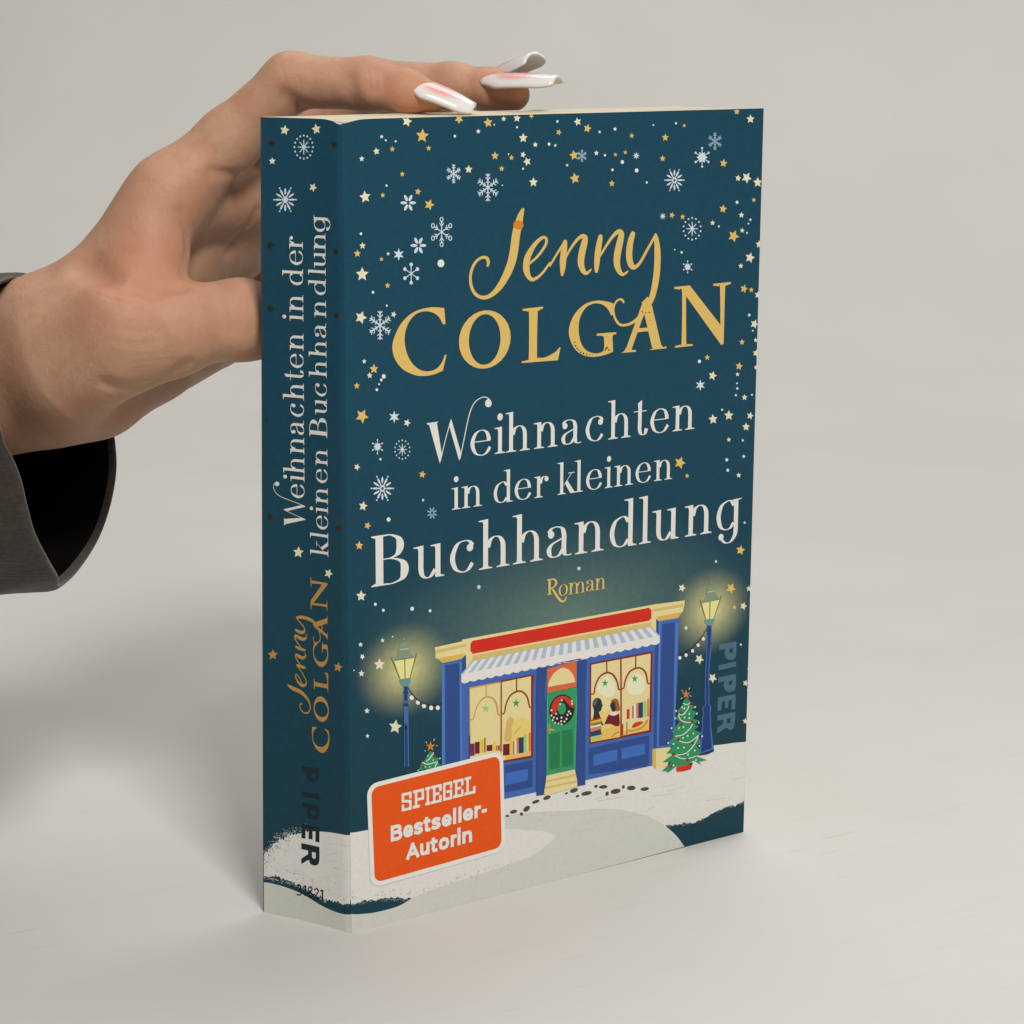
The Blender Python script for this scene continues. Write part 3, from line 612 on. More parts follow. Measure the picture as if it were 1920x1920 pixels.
def ink_mat(c):
    if c not in MATS:
        m = material('print_' + c, ink(PAL[c]), 0.45, 0.14)
        b = m.node_tree.nodes['Principled BSDF']
        if c in ('gold', 'gold2'): b.inputs['Metallic'].default_value = 0.2; b.inputs['Roughness'].default_value = 0.45
        if c == 'foil': b.inputs['Metallic'].default_value = 0.7; b.inputs['Roughness'].default_value = 0.35  # base colour darkened to hold the dim surroundings that gold stars reflect
        t = NT(m)
        nz = t.noise(t.n('ShaderNodeTexCoord').outputs['Object'], 900, 2)
        base = ink(PAL[c])
        dark = tuple(v * 0.955 for v in base[:3]) + (1,)
        t.l(t.mix(t.ramp(nz, 0.3, 0.7), dark, base), b.inputs['Base Color'])
        MATS[c] = m
    return MATS[c]

# --- printed shapes -> one mesh per part
class Print:
    def __init__(s, face):
        s.face = face; s.v = []; s.f = []; s.mi = []; s.mats = []; s.lvl = 0.02; s.rise = 0.0
    def mid(s, c):
        if c not in s.mats: s.mats.append(c)
        return s.mats.index(c)
    def put(s, pts):
        i = len(s.v)
        s.v += [(x, z, s.lvl + s.rise * k) for k, (x, z) in enumerate(pts)]
        return i
    def fix(s, tri):
        a, b, c = (s.v[k] for k in tri)
        n = (b[0] - a[0]) * (c[1] - a[1]) - (b[1] - a[1]) * (c[0] - a[0])
        return tri if n > 0 else tri[::-1]
    def poly(s, c, rings, lvl):
        s.lvl = lvl
        rings = [r for r in rings if len(r) > 2]
        tri = tessellate_polygon([[Vector((x, z, 0)) for x, z in r] for r in rings])
        i = s.put([q for r in rings for q in r])
        m = s.mid(c)
        for t in tri:
            s.f.append(s.fix((i + t[0], i + t[1], i + t[2]))); s.mi.append(m)
    def strip(s, c, l, r, lvl):
        s.lvl = lvl
        n = len(l)
        s.rise = 0.004 / n                       # a stroke that crosses itself must not lie in its own plane
        i = s.put(list(l)); s.put(list(r)); s.rise = 0.0; m = s.mid(c)
        for k in range(n - 1):
            for t in ((i + k, i + k + 1, i + n + k + 1), (i + k, i + n + k + 1, i + n + k)):
                s.f.append(s.fix(t)); s.mi.append(m)
    def build(s, name, parent):
        o = mesh_obj(name, s.v, s.f, [ink_mat(c) for c in s.mats], parent, s.mi)
        bm = bmesh.new(); bm.from_mesh(o.data)
        cuts = [0.25, 0.5, 0.8, 1.1, 1.5, 2.2] if s.face == 'front' else list(np.linspace(0, SP, 13)[1:-1]) + [SP - 1.5, SP - 1.0, SP - 0.7, SP - 0.4, SP - 0.2]
        for u in cuts:                                   # cut where the board bends, then lay the print on it
            bmesh.ops.bisect_plane(bm, geom=bm.verts[:] + bm.edges[:] + bm.faces[:], plane_co=(u, 0, 0), plane_no=(1, 0, 0))
        fn = on_front if s.face == 'front' else on_spine
        for vv in bm.verts: vv.co = fn(*vv.co)
        bm.to_mesh(o.data); bm.free()
        return o

# --- cover boards
def cover_material():
    m = material('laminated_cover', rough=0.45, spec=0.14)
    t = NT(m)
    co = t.n('ShaderNodeTexCoord').outputs['Object']
    sep = t.n('ShaderNodeSeparateXYZ'); t.l(co, sep.inputs[0])
    X, Z = t.math('MULTIPLY', sep.outputs[0], 1000.0), t.math('MULTIPLY', sep.outputs[2], 1000.0)
    c = t.mix(t.ramp(Z, 20.0, 120.0, interp='LINEAR'), ink((23, 59, 72)), ink((25, 65, 83)))
    def glow(cx, cz, rx, rz, strength, col, p):
        nonlocal c
        dx = t.math('DIVIDE', t.math('SUBTRACT', X, cx), rx)
        dz = t.math('DIVIDE', t.math('SUBTRACT', Z, cz), rz)
        d = t.math('SQRT', t.math('ADD', t.math('MULTIPLY', dx, dx), t.math('MULTIPLY', dz, dz)))
        g = t.math('MULTIPLY', t.math('POWER', t.ramp(d, 0.0, 1.0, 1.0, 0.0, 'LINEAR'), p), strength)
        c = t.mix(g, c, ink(col))
    for a in GLOWS: glow(*a)
    nz = t.noise(co, 700, 2)
    c = t.mix(t.math('MULTIPLY', t.ramp(nz, 0.3, 0.7), 0.10), c, (0.001, 0.004, 0.006, 1))
    t.l(c, t.b.inputs['Base Color'])
    t.bump(t.noise(co, 260, 2), 0.05, 0.0002)
    return m
def paper_material(name, base, lines):
    m = material(name, base, 0.85, 0.15)
    if lines:
        t = NT(m)
        co = t.n('ShaderNodeTexCoord').outputs['Object']
        mp = t.n('ShaderNodeMapping'); mp.inputs['Scale'].default_value = (0.02, 1, 0.02); t.l(co, mp.inputs[0])
        a = t.noise(mp.outputs[0], 1800, 2, 0.6)
        dark = tuple(v * 0.72 for v in base[:3]) + (1,)
        t.l(t.mix(t.ramp(a, 0.35, 0.65), dark, base), t.b.inputs['Base Color'])
        t.bump(a, 0.4, 0.0003)
    return m

def dip(dist):                      # the worn corner at the head of the spine
    return 0.85 * math.exp(-(dist / 3.2) ** 2)

def build_boards():
    cov = cover_material()
    edge = paper_material('cover_paper_core', (0.72, 0.70, 0.65, 1), False)
    th = 0.38
    def slab(name, cols, inward, mats, zs, ztop, zbot=None):
        """cols: list of functions z -> (x, y) mm outer; inward: offset vector to the inner side"""
        v = []; f = []; mi = []
        nc, nz = len(cols), len(zs)
        k0 = zbot is not None
        for side in (0, 1):
            for i, fn in enumerate(cols):
                for z in zs:
                    zz = z if z < BOOK_H - 6 else BOOK_H - 6 + (z - BOOK_H + 6) * (ztop[i] - BOOK_H + 6) / 6
                    if k0 and z == 0: zz = zbot[i]
                    x, y = fn(z)
                    dx, dy = inward[i] if side else (0, 0)
                    v.append(((x + dx) * MM, (y + dy) * MM, zz * MM))
        idx = lambda sd, i, k: sd * nc * nz + i * nz + k
        for sd in (0, 1):
            for i in range(nc - 1):
                for k in range(nz - 1):
                    q = (idx(sd, i, k), idx(sd, i + 1, k), idx(sd, i + 1, k + 1), idx(sd, i, k + 1))
                    f.append(q if sd == 0 else q[::-1]); mi.append(0 if sd == 0 else 1)
        for i in range(nc - 1):
            for k, fl in ((0, 1), (nz - 1, 0)):
                q = (idx(0, i, k), idx(1, i, k), idx(1, i + 1, k), idx(0, i + 1, k))
                f.append(q if fl else q[::-1]); mi.append(1)
        for i, fl in ((0, 1), (nc - 1, 0)):
            for k in range(nz - 1):
                q = (idx(0, i, k), idx(0, i, k + 1), idx(1, i, k + 1), idx(1, i, k))
                f.append(q if fl else q[::-1]); mi.append(1 if (name == 'spine' and i == 0) else 0)
        o = mesh_obj(name, v, f, mats, book, mi)
        return o
    zs = [0.0, 60, 120, 160, 181, 183, 185, 187.0]
    xs = [0.0, 0.2, 0.4, 0.6, 0.8, 1.0, 1.3, 1.7, 2.2, 3.2, 4.5, 6, 9, 30, 60, 90, BOOK_W]
    fcols = [(lambda z, x=x: tuple(v / MM for v in on_front(x, 0, 0)[:2])) for x in xs]
    top = [BOOK_H - dip(x) for x in xs]
    front = slab('front_cover', fcols, [(0.1, th)] * len(fcols), [cov, edge], zs, top)
    # spine board
    ss = list(np.linspace(0, SP - 2.0, 16)) + [SP - q for q in (1.5, 1.2, 0.9, 0.7, 0.5, 0.3, 0.15, 0.0)]
    scols = [(lambda z, q=q: tuple(sp_xy(q, z))) for q in ss]
    stop = [BOOK_H - dip(SP - q) for q in ss]
    sbot = [0.75 * math.exp(-((s - 3.5) / 4.5) ** 2) for s in ss]      # the foot of the spine stands a hair off the board
    spine = slab('spine', scols, [(0.35, 0.12)] * len(scols), [cov, edge], zs, stop, sbot)
    # back board
    bcols = [(lambda z, u=u: tuple((BACK_BOT + (BACK_TOP - BACK_BOT) * z / BOOK_H) + np.array([u, 0.4 + 0.01 * u]))) for u in (0.0, 1.0, 40.0, 80.0, BOOK_W)]
    back = slab('back_cover', bcols[::-1], [(0, -th)] * 5, [cov, edge], zs, [BOOK_H] * 5)
    # page block: a slanted prism, its head waved a little, its fore-edge following the slant
    n, m = 16, 26
    zt = 186.75
    v = []; f = []
    for lev in (0, 1):
        z = 0.25 if lev == 0 else zt
        bk = BACK_BOT + (BACK_TOP - BACK_BOT) * z / BOOK_H
        for i in range(n + 1):
            u = i / n
            st = np.array([0.75, 0.42]) * (1 - u) + (bk + np.array([0.5, -0.02])) * u
            en = np.array([BOOK_W - 0.6, 0.42]) * (1 - u) + (bk + np.array([BOOK_W - 0.6, 1.2])) * u
            for j in range(m + 1):
                w = j / m
                q = st + (en - st) * w
                zz = z
                if lev == 1:
                    zz = z + 0.16 * math.sin(u * 9 + 1) * math.sin(w * 5 + u * 3) + 0.25 * u * (1 - w) - 0.25 * math.exp(-(w * 30) ** 2) * (1 - u)
                v.append((q[0] * MM, q[1] * MM, zz * MM))
    N = (n + 1) * (m + 1)
    g = lambda l, i, j: l * N + i * (m + 1) + j
    for i in range(n):
        for j in range(m):
            f.append((g(1, i, j), g(1, i, j + 1), g(1, i + 1, j + 1), g(1, i + 1, j)))
            f.append((g(0, i, j), g(0, i + 1, j), g(0, i + 1, j + 1), g(0, i, j + 1)))
        f.append((g(0, i, m), g(0, i + 1, m), g(1, i + 1, m), g(1, i, m)))
        f.append((g(0, i, 0), g(1, i, 0), g(1, i + 1, 0), g(0, i + 1, 0)))
    for j in range(m):
        f.append((g(0, 0, j), g(0, 0, j + 1), g(1, 0, j + 1), g(1, 0, j)))
        f.append((g(0, n, j), g(1, n, j), g(1, n, j + 1), g(0, n, j + 1)))
    mesh_obj('page_block', v, f, paper_material('book_paper', (0.80, 0.70, 0.52, 1), True), book)
    return front, spine
GLOWS = [(62.0, 66.0, 62, 26, 0.55, (122, 144, 124), 1.3), (15.2, 61.2, 14.0, 12.0, 1.0, (222, 208, 142), 1.6), (106.6, 62.0, 14.0, 12.0, 1.0, (222, 208, 142), 1.6)]
front_cover, spine = build_boards()

# ------------------------------------------------------------------ high-contrast serif letters, x-height = 1
TH, HA, ASC = 0.178, 0.032, 1.52
def catmull(P, n=6):
    out = []
    P = [np.array(q, float) for q in P]
    for i in range(len(P) - 1):
        p0 = P[i - 1] if i else P[i]; p1 = P[i]; p2 = P[i + 1]; p3 = P[i + 2] if i + 2 < len(P) else P[i + 1]
        for j in range(n):
            t = j / n
            out.append(.5 * (2 * p1 + (p2 - p0) * t + (2 * p0 - 5 * p1 + 4 * p2 - p3) * t * t + (3 * p1 - p0 - 3 * p2 + p3) * t ** 3))
    out.append(P[-1])
    return out
def pen(pts, th=TH, ha=HA, n=6):
    C = catmull(pts, n); l = []; r = []
    for i, q in enumerate(C):
        d = C[min(i + 1, len(C) - 1)] - C[max(i - 1, 0)]
        d = d / (np.hypot(*d) + 1e-9)
        w = ha + (th - ha) * abs(d[1]) ** 2.0
        nn = np.array([-d[1], d[0]]) * w / 2
        l.append(tuple(q + nn)); r.append(tuple(q - nn))
    return ('s', l, r)
def box(x0, y0, x1, y1): return ('p', [(x0, y0), (x1, y0), (x1, y1), (x0, y1)])
def stem(x, y1, y0=0.0, w=TH): return box(x - w / 2, y0, x + w / 2, y1)
def foot(x, l=.15, r=.15, w=TH):
    a, b = x - w / 2, x + w / 2
    return ('p', [(a - l, 0), (b + r, 0), (b + r, .03), (b + .02, .06), (b, .1), (a, .1), (a - .02, .06), (a - l, .03)])
def flag(x, y, w=TH): return ('p', [(x - w / 2 - .17, y - .005), (x + w / 2, y + .02), (x + w / 2, y - .12), (x - w / 2, y - .12), (x - w / 2 - .03, y - .05), (x - w / 2 - .17, y - .035)])
def ball(x, y, r, ry=None): return ('p', [(x + r * math.cos(a), y + (ry or r) * math.sin(a)) for a in np.linspace(0, 2 * math.pi, 19)[:-1]])
ARCH = [(.36, .66), (.44, .86), (.60, .965), (.78, .93), (.90, .76), (.92, .5), (.92, .25), (.92, 0)]
GLYPH = {
 'n': [stem(.28, 1), flag(.28, 1), foot(.28), pen(ARCH), foot(.92)],
 'h': [stem(.28, ASC), flag(.28, ASC), foot(.28), pen(ARCH), foot(.92)],
 'm': [stem(.28, 1), flag(.28, 1), foot(.28), pen(ARCH), foot(.92, .12, .12), pen([(x + .64, y) for x, y in ARCH]), foot(1.56)],
 'i': [stem(.25, 1), flag(.25, 1), foot(.25), ball(.25, 1.40, .125, .14)],
 'l': [stem(.26, ASC), flag(.26, ASC), foot(.26)],
 'u': [flag(.22, 1), pen([(.22, .99), (.22, .6), (.22, .3), (.27, .12), (.40, .02), (.56, .05), (.72, .24)]), stem(.82, 1), flag(.82, 1), foot(.82, 0, .14)],
 'd': [pen([(.77, .80), (.64, .955), (.48, .965), (.24, .82), (.13, .48), (.22, .15), (.42, .025), (.62, .06), (.77, .22)]), stem(.86, ASC), flag(.86, ASC), foot(.86, 0, .16)],
 'g': [pen([(.77, .80), (.64, .955), (.48, .965), (.24, .82), (.13, .48), (.22, .15), (.42, .025), (.62, .06), (.77, .22)]),
       pen([(.865, 1.0), (.865, .5), (.865, .0), (.82, -.22), (.66, -.40), (.46, -.42), (.28, -.30)]), ball(.25, -.2, .11), ('p', [(.60, .965), (.78, .93), (1.09, .985), (1.09, 1.01), (.80, 1.0)])],
 'a': [ball(.2, .745, .12), pen([(.11, .79), (.22, .93), (.42, .97), (.61, .90), (.69, .70), (.69, .45), (.69, .22), (.74, .07), (.86, .025), (.98, .05)]),
       pen([(.66, .60), (.46, .53), (.23, .43), (.12, .26), (.18, .08), (.32, .025), (.5, .07), (.66, .25)])],
 'c': [ball(.75, .745, .12), pen([(.845, .80), (.72, .94), (.52, .975), (.28, .87), (.12, .5), (.23, .15), (.48, .02), (.68, .07), (.84, .26)])],
 'e': [pen([(.86, .55), (.85, .70), (.74, .90), (.52, .975), (.26, .85), (.12, .5), (.24, .15), (.5, .02), (.74, .08), (.92, .30)]), box(.18, .535, .95, .57)],
 'o': [pen([(.52, .975), (.26, .86), (.12, .5), (.24, .14), (.5, .02), (.78, .14), (.90, .5), (.78, .86), (.52, .975)])],
 't': [('p', [(.2, 1.30), (.4, 1.42), (.4, 1.2), (.2, 1.2)]), pen([(.3, 1.25), (.3, .7), (.3, .25), (.36, .08), (.46, .025), (.57, .07), (.64, .26)]), box(0, .955, .64, .99)],
 'r': [stem(.26, 1), flag(.26, 1), foot(.26), pen([(.35, .66), (.42, .86), (.55, .97), (.70, .96)]), ball(.71, .85, .12)],
 'k': [stem(.24, ASC), flag(.24, ASC), foot(.24), ('p', [(.33, .40), (.36, .40), (.84, .97), (.80, .97)]), box(.62, .965, .99, 1.0), ('p', [(.43, .50), (.55, .66), (.98, .06), (1.13, .035), (1.13, 0), (.74, 0)])],
 'B': [stem(.28, ASC, 0, .26), ('p', [(0, 0), (.6, 0), (.6, .04), (.41, .05), (.15, .09), (0, .03)]), ('p', [(0, ASC), (.6, ASC), (.6, ASC - .04), (.41, ASC - .05), (.15, ASC - .09), (0, ASC - .03)]),
       pen([(.38, 1.50), (.66, 1.49), (.92, 1.36), (1.0, 1.13), (.90, .90), (.68, .80), (.38, .785)], .26), pen([(.38, .785), (.74, .77), (1.05, .64), (1.15, .40), (1.05, .14), (.74, .025), (.38, .02)], .28)],
}
def set_text(pr, col, glyphs, place, lvl):
    """glyphs: (letter, x); place(letter units + x) -> face mm"""
    for ch, x0 in glyphs:
        for k, it in enumerate(GLYPH[ch]):
            z = lvl + 0.003 * k
            if it[0] == 'p': pr.poly(col, [[place(x0, *q) for q in it[1]]], z)
            else: pr.strip(col, [place(x0, *q) for q in it[1]], [place(x0, *q) for q in it[2]], z)
def rel(pr_list, ox, oz, sc):
    out = []
    for kind, data in pr_list:
        if kind == 'p': out.append(('p', [((x - ox) / sc, (z - oz) / sc) for x, z in data[0]]))
        else: out.append(('s', [((x - ox) / sc, (z - oz) / sc) for x, z in data[0]], [((x - ox) / sc, (z - oz) / sc) for x, z in data[1]]))
    return out
# the swashed W, traced
W_SHAPES = []
for pts in ([(785, 446), (858, 436), (905, 735), (886, 812)], [(968, 462), (988, 408), (1076, 715), (1060, 786)]):
    W_SHAPES.append(('p', [[F(*t5(*q)) for q in pts]]))
W_SHAPES.append(('p', [[F(*t5(*q)) for q in [(768, 448), (872, 433), (872, 439), (850, 446), (800, 470), (768, 455)]]]))
def tr_strip(t, pts, w):
    C = catmull(pts, 6); l = []; r = []
    for i, q in enumerate(C):
        d = C[min(i + 1, len(C) - 1)] - C[max(i - 1, 0)]; d = d / np.hypot(*d)
        nn = np.array([-d[1], d[0]]) * w / 2
        l.append(F(*t(*(q + nn)))); r.append(F(*t(*(q - nn))))
    return ('s', [l, r])
W_SHAPES += [tr_strip(t5, [(892, 785), (935, 600), (984, 425)], 7), tr_strip(t5, [(1066, 770), (1100, 610), (1132, 450), (1162, 335), (1205, 255), (1270, 214), (1318, 222), (1342, 250)], 8),
             ('p', [[F(*t5(1322 + 30 * math.cos(a), 268 + 36 * math.sin(a))) for a in np.linspace(0, 2 * math.pi, 17)[:-1]]])]
GLYPH['W'] = rel(W_SHAPES, 21.48, 109.4, 6.15)

def front_line(pr, letters, base, xh):
    set_text(pr, 'title', letters, lambda x0, u, v: (x0 + u * xh, base + v * xh), 0.03)
title = Print('front')
front_line(title, [('W', 21.48), ('e', 33.17), ('i', 40.1), ('h', 43.05), ('n', 51.1), ('n', 58.9 - 7.75 + 7.75)][:5] + [('a', 59.1), ('c', 66.25), ('h', 72.95), ('t', 80.95), ('e', 85.85), ('n', 92.8)], 109.38, 6.15)
front_line(title, [('i', 28.15), ('n', 30.75), ('d', 39.7), ('e', 45.7), ('r', 51.45), ('k', 58.3), ('l', 63.3), ('e', 66.6), ('i', 72.3), ('n', 75.1), ('e', 81.6), ('n', 87.3)], 97.53, 5.07)
front_line(title, [('B', 6.4), ('u', 18.0), ('c', 27.45), ('h', 35.5), ('h', 45.15), ('a', 55.0), ('n', 63.3), ('d', 73.8), ('l', 83.0), ('u', 87.5), ('n', 97.3), ('g', 107.45)], 82.22, 7.75)

# ------------------------------------------------------------------ traced prints (art functions above) -> parts
def build_prints():
    lv = dict(printed_snow=(0.02, 0.0), printed_footprints=(0.045, 0.001), shop_illustration=(0.04, 0.0007), tree_illustration=(0.15, 0.0006), lamp_illustration=(0.15, 0.0006),
              printed_stars=(0.04, 0.0002), printed_snowflakes=(0.04, 0.0002), author_lettering=(0.04, 0.002), genre_lettering=(0.04, 0.002), publisher_logo=(0.05, 0.0), series_number=(0.05, 0.001), scuff_mark=(0.05, 0.002))
    parts = {}
    for face, part, c, kind, data in ART:
        key = (face, part)
        if key not in parts: parts[key] = [Print(face), 0]
        pr, k = parts[key]
        a, st = lv[part.strip('#')]
        lvl = a + st * k
        if part == 'printed_snow': lvl = {'snow': 0.02, 'snowshade': 0.028}.get(c, 0.034) if k < 2 else 0.034 + 0.002 * (k % 4)
        parts[key][1] += 1
        if kind == 'p': pr.poly(c, data, lvl)
        else: pr.strip(c, data[0], data[1], lvl)
    # genre word, after its traced R
    set_text(parts[('front', 'genre_lettering')][0], 'gold', [('o', 58.8), ('m', 61.7), ('a', 67.0), ('n', 69.7)], lambda x0, u, v: (x0 + u * 2.85, 72.5 + v * 2.85), 0.06)
    # the author's name again on the spine, turned to read upward
    au = Print('spine')
    sx = lambda x: 42.6 + (x - AX0) * (84.1 - 42.6) / (AX1 - AX0)
    xs = [q[0] for f_, p_, c_, k_, d_ in ART if p_ == 'author_lettering' and c_ == 'gold' for r in d_ for q in r]
    AX0, AX1 = min(xs), max(xs)
    def mp2(q): return (17.55 - (q[1] - COLBASE(q[0])) * (17.55 - 12.9) / 15.0, sx(q[0]))
    k = 0
    for f_, p_, c_, k_, d_ in ART:
        if p_ == 'author_lettering' and c_ == 'gold':
            dd = [[mp2(q) for q in r] for r in d_]
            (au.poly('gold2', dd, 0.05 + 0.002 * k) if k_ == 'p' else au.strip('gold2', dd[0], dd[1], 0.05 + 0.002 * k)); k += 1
    au.build('author_lettering', spine)
    # title on the spine
    st = Print('spine')
    up = lambda base, sc, xh: (lambda x0, u, v: (base - v * xh, x0 + u * sc))
    set_text(st, 'title', [(g, 95.4 + (x - 21.48) / 6.15 * 3.475) for g, x in (('W', 21.48), ('e', 33.17), ('i', 40.1), ('h', 43.05), ('n', 51.1), ('a', 59.1), ('c', 66.25), ('h', 72.95), ('t', 80.95), ('e', 85.85), ('n', 92.8))]
             + [('i', 142.4), ('n', 144.3), ('d', 150.3), ('e', 154.8), ('r', 158.4)], up(11.3, 3.475, 3.75), 0.04)
    set_text(st, 'title', [('k', 89.4), ('l', 93.3), ('e', 95.5), ('i', 99.3), ('n', 101.3), ('e', 106.2), ('n', 110.1), ('B', 116.7), ('u', 121.9), ('c', 125.9), ('h', 130.1), ('h', 134.6), ('a', 139.1), ('n', 143.5), ('d', 148.5), ('l', 152.9), ('u', 154.7), ('n', 158.3), ('g', 162.4)], up(17.8, 3.45, 3.3), 0.04)
    st.build('title_lettering', spine)
    title.build('title_lettering', front_cover)
    for (face, part), (pr, k) in parts.items():
        pr.build(part.strip('#'), front_cover if face == 'front' else spine)
COLBASE = lambda x: CB
CB = 129.75
build_prints()

# ------------------------------------------------------------------ the orange sticker
def rrect(cx, cz, w, h, r, rot):
    out = []
    for qx, qz, a0 in ((1, 1, 0), (-1, 1, 90), (-1, -1, 180), (1, -1, 270)):
        for a in np.linspace(a0, a0 + 90, 9):
            x, z = qx * (w / 2 - r) + r * math.cos(math.radians(a)), qz * (h / 2 - r) + r * math.sin(math.radians(a))
            out.append((cx + x * math.cos(rot) - z * math.sin(rot), cz + x * math.sin(rot) + z * math.cos(rot)))
    return out
def build_sticker():
    rot = math.radians(1.85)
    def plate(ring, y0, y1, name, mat, parent):
        n = len(ring)
        v = [on_front(x, z, y0) for x, z in ring] + [on_front(x, z, y1) for x, z in ring]
        f = [tuple(range(n, 2 * n))] + [(i, (i + 1) % n, n + (i + 1) % n, n + i) for i in range(n)]
        return mesh_obj(name, v, f, mat, parent)
    st = plate(rrect(24.05, 23.35, 38.2, 25.6, 2.9, rot), 0.12, 0.20, 'sticker', ink_mat('stickerwhite'), book)
    tag(st, 'orange rounded sticker with white border stuck on the lower left of the cover')
    pr = Print('front')
    pr.poly('orangebg', [rrect(24.1, 23.4, 36.0, 23.4, 2.0, rot)], 0.21)
    pr.build('orange_panel', st)
    tx = Print('front')
    SB = {'B': [[(0, 0), (0, 1)], [(0, 1), (.62, 1), (.86, .92), (.9, .77), (.84, .62), (.6, .54), (0, .54)], [(0, .54), (.66, .54), (.95, .42), (1, .25), (.92, .08), (.66, 0), (0, 0)]],
          'e': [[(.03, .47), (1, .47), (.98, .72), (.8, .95), (.5, 1), (.2, .93), (0, .68), (0, .3), (.2, .06), (.52, 0), (.92, .1)]],
          's': [[(.93, .9), (.6, 1), (.25, .98), (.03, .82), (.1, .62), (.5, .51), (.9, .4), (.98, .2), (.75, .02), (.4, 0), (.03, .1)]],
          't': [[(.36, 1.3), (.36, .2), (.5, .03), (.95, .02)], [(0, 1), (.95, 1)]], 'l': [[(.5, 0), (.5, 1)]], 'r': [[(.05, 0), (.05, 1)], [(.05, .6), (.35, .95), (1, .97)]],
          '-': [[(0, .5), (1, .5)]], 'A': [[(0, 0), (.5, 1)], [(.5, 1), (1, 0)], [(.18, .27), (.82, .27)]], 'u': [[(0, 1), (0, .3), (.1, .06), (.4, 0), (.7, .06), (1, .28)], [(1, 1), (1, 0)]],
          'o': [[(.5, 1), (.15, .9), (0, .5), (.15, .1), (.5, 0), (.85, .1), (1, .5), (.85, .9), (.5, 1)]], 'i': [[(.5, 0), (.5, 1)], [(.5, 1.42), (.5, 1.62)]],
          'n': [[(0, 0), (0, 1)], [(0, .72), (.3, .97), (.7, 1), (.95, .85), (1, .6), (1, 0)]],
          'S2': [[(1, .74), (1, 1), (0, 1), (0, .58), (1, .46), (1, 0), (0, 0), (0, .28)]], 'P2': [[(.22, 0), (.22, 1)], [(-.02, 0), (.5, 0)], [(0, 1), (1, 1), (1, .45), (.22, .45)]],
          'I2': [[(.5, 0), (.5, 1)], [(0, 0), (1, 0)], [(0, 1), (1, 1)]], 'E2': [[(.22, 0), (.22, 1)], [(-.02, 0), (1, 0), (1, .28)], [(-.02, 1), (1, 1), (1, .72)], [(.22, .5), (.72, .5)]],
          'G2': [[(1, .72), (1, 1), (.05, 1), (.05, 0), (1, 0), (1, .46), (.52, .46)]], 'L2': [[(.22, 0), (.22, 1)], [(-.02, 1), (.5, 1)], [(-.02, 0), (1, 0), (1, .3)]]}
    lvl = 0.22
    def letter(g, x0, x1, base, h, w):
        nonlocal lvl
        for path in SB[g]:
            P = [np.array([x0 + w / 2 + u * (x1 - x0 - w), base + w / 2 + v * (h - w)]) for u, v in path]
            if g in 'l': P = [np.array([(x0 + x1) / 2, q[1]]) for q in P]
            l = []; r = []
            # square caps
            P[0] = P[0] + (P[0] - P[1]) / np.hypot(*(P[0] - P[1])) * w / 2 * (0.98)
            P[-1] = P[-1] + (P[-1] - P[-2]) / np.hypot(*(P[-1] - P[-2])) * w / 2 * (0.98)
            for i, q in enumerate(P):
                d1 = (P[i] - P[i - 1]) if i else (P[1] - P[0]); d2 = (P[i + 1] - P[i]) if i < len(P) - 1 else d1
                d1 = d1 / np.hypot(*d1); d2 = d2 / np.hypot(*d2)
                d = d1 + d2; d = d / (np.hypot(*d) + 1e-9)
                k = min(1 / max(abs(float(d @ d2)), .4), 1.6)
                nn = np.array([-d[1], d[0]]) * w / 2 * k
                l.append(tuple(q + nn)); r.append(tuple(q - nn))
            tx.strip('stickerwhite', l, r, lvl); lvl += 0.003
    def row(items, base0, slope, h, w):
        for it in items:
            g, x0, x1 = it[:3]; hh = it[3] if len(it) > 3 else h; db = it[4] if len(it) > 4 else 0
            letter(g, x0, x1, base0 + slope * (x0 - 14) + db, hh, w)
    row([('S2', 14.0, 16.75), ('P2', 17.1, 20.2), ('I2', 20.5, 22.0), ('E2', 22.2, 25.1), ('G2', 25.4, 28.1), ('E2', 28.4, 31.3), ('L2', 31.6, 34.7)], 27.1, 0.029, 4.45, 0.68)
    row([('B', 10.9, 14.1, 3.95), ('e', 14.35, 17.05), ('s', 17.25, 19.85), ('t', 19.95, 21.95), ('s', 22.15, 24.8), ('e', 25.1, 27.85), ('l', 28.15, 29.3, 4.1), ('l', 29.7, 30.8, 4.1), ('e', 31.15, 34.0), ('r', 34.35, 36.3), ('-', 36.5, 38.0, 2.6)], 20.42, 0.041, 3.1, 0.90)
    row([('A', 15.1, 18.75, 3.95), ('u', 18.95, 21.6), ('t', 21.8, 23.9), ('o', 24.15, 27.2), ('r', 27.55, 29.3), ('i', 29.4, 30.5), ('n', 30.9, 33.7)], 14.85, 0.040, 3.1, 0.90)
    tx.build('sticker_lettering', st)
build_sticker()
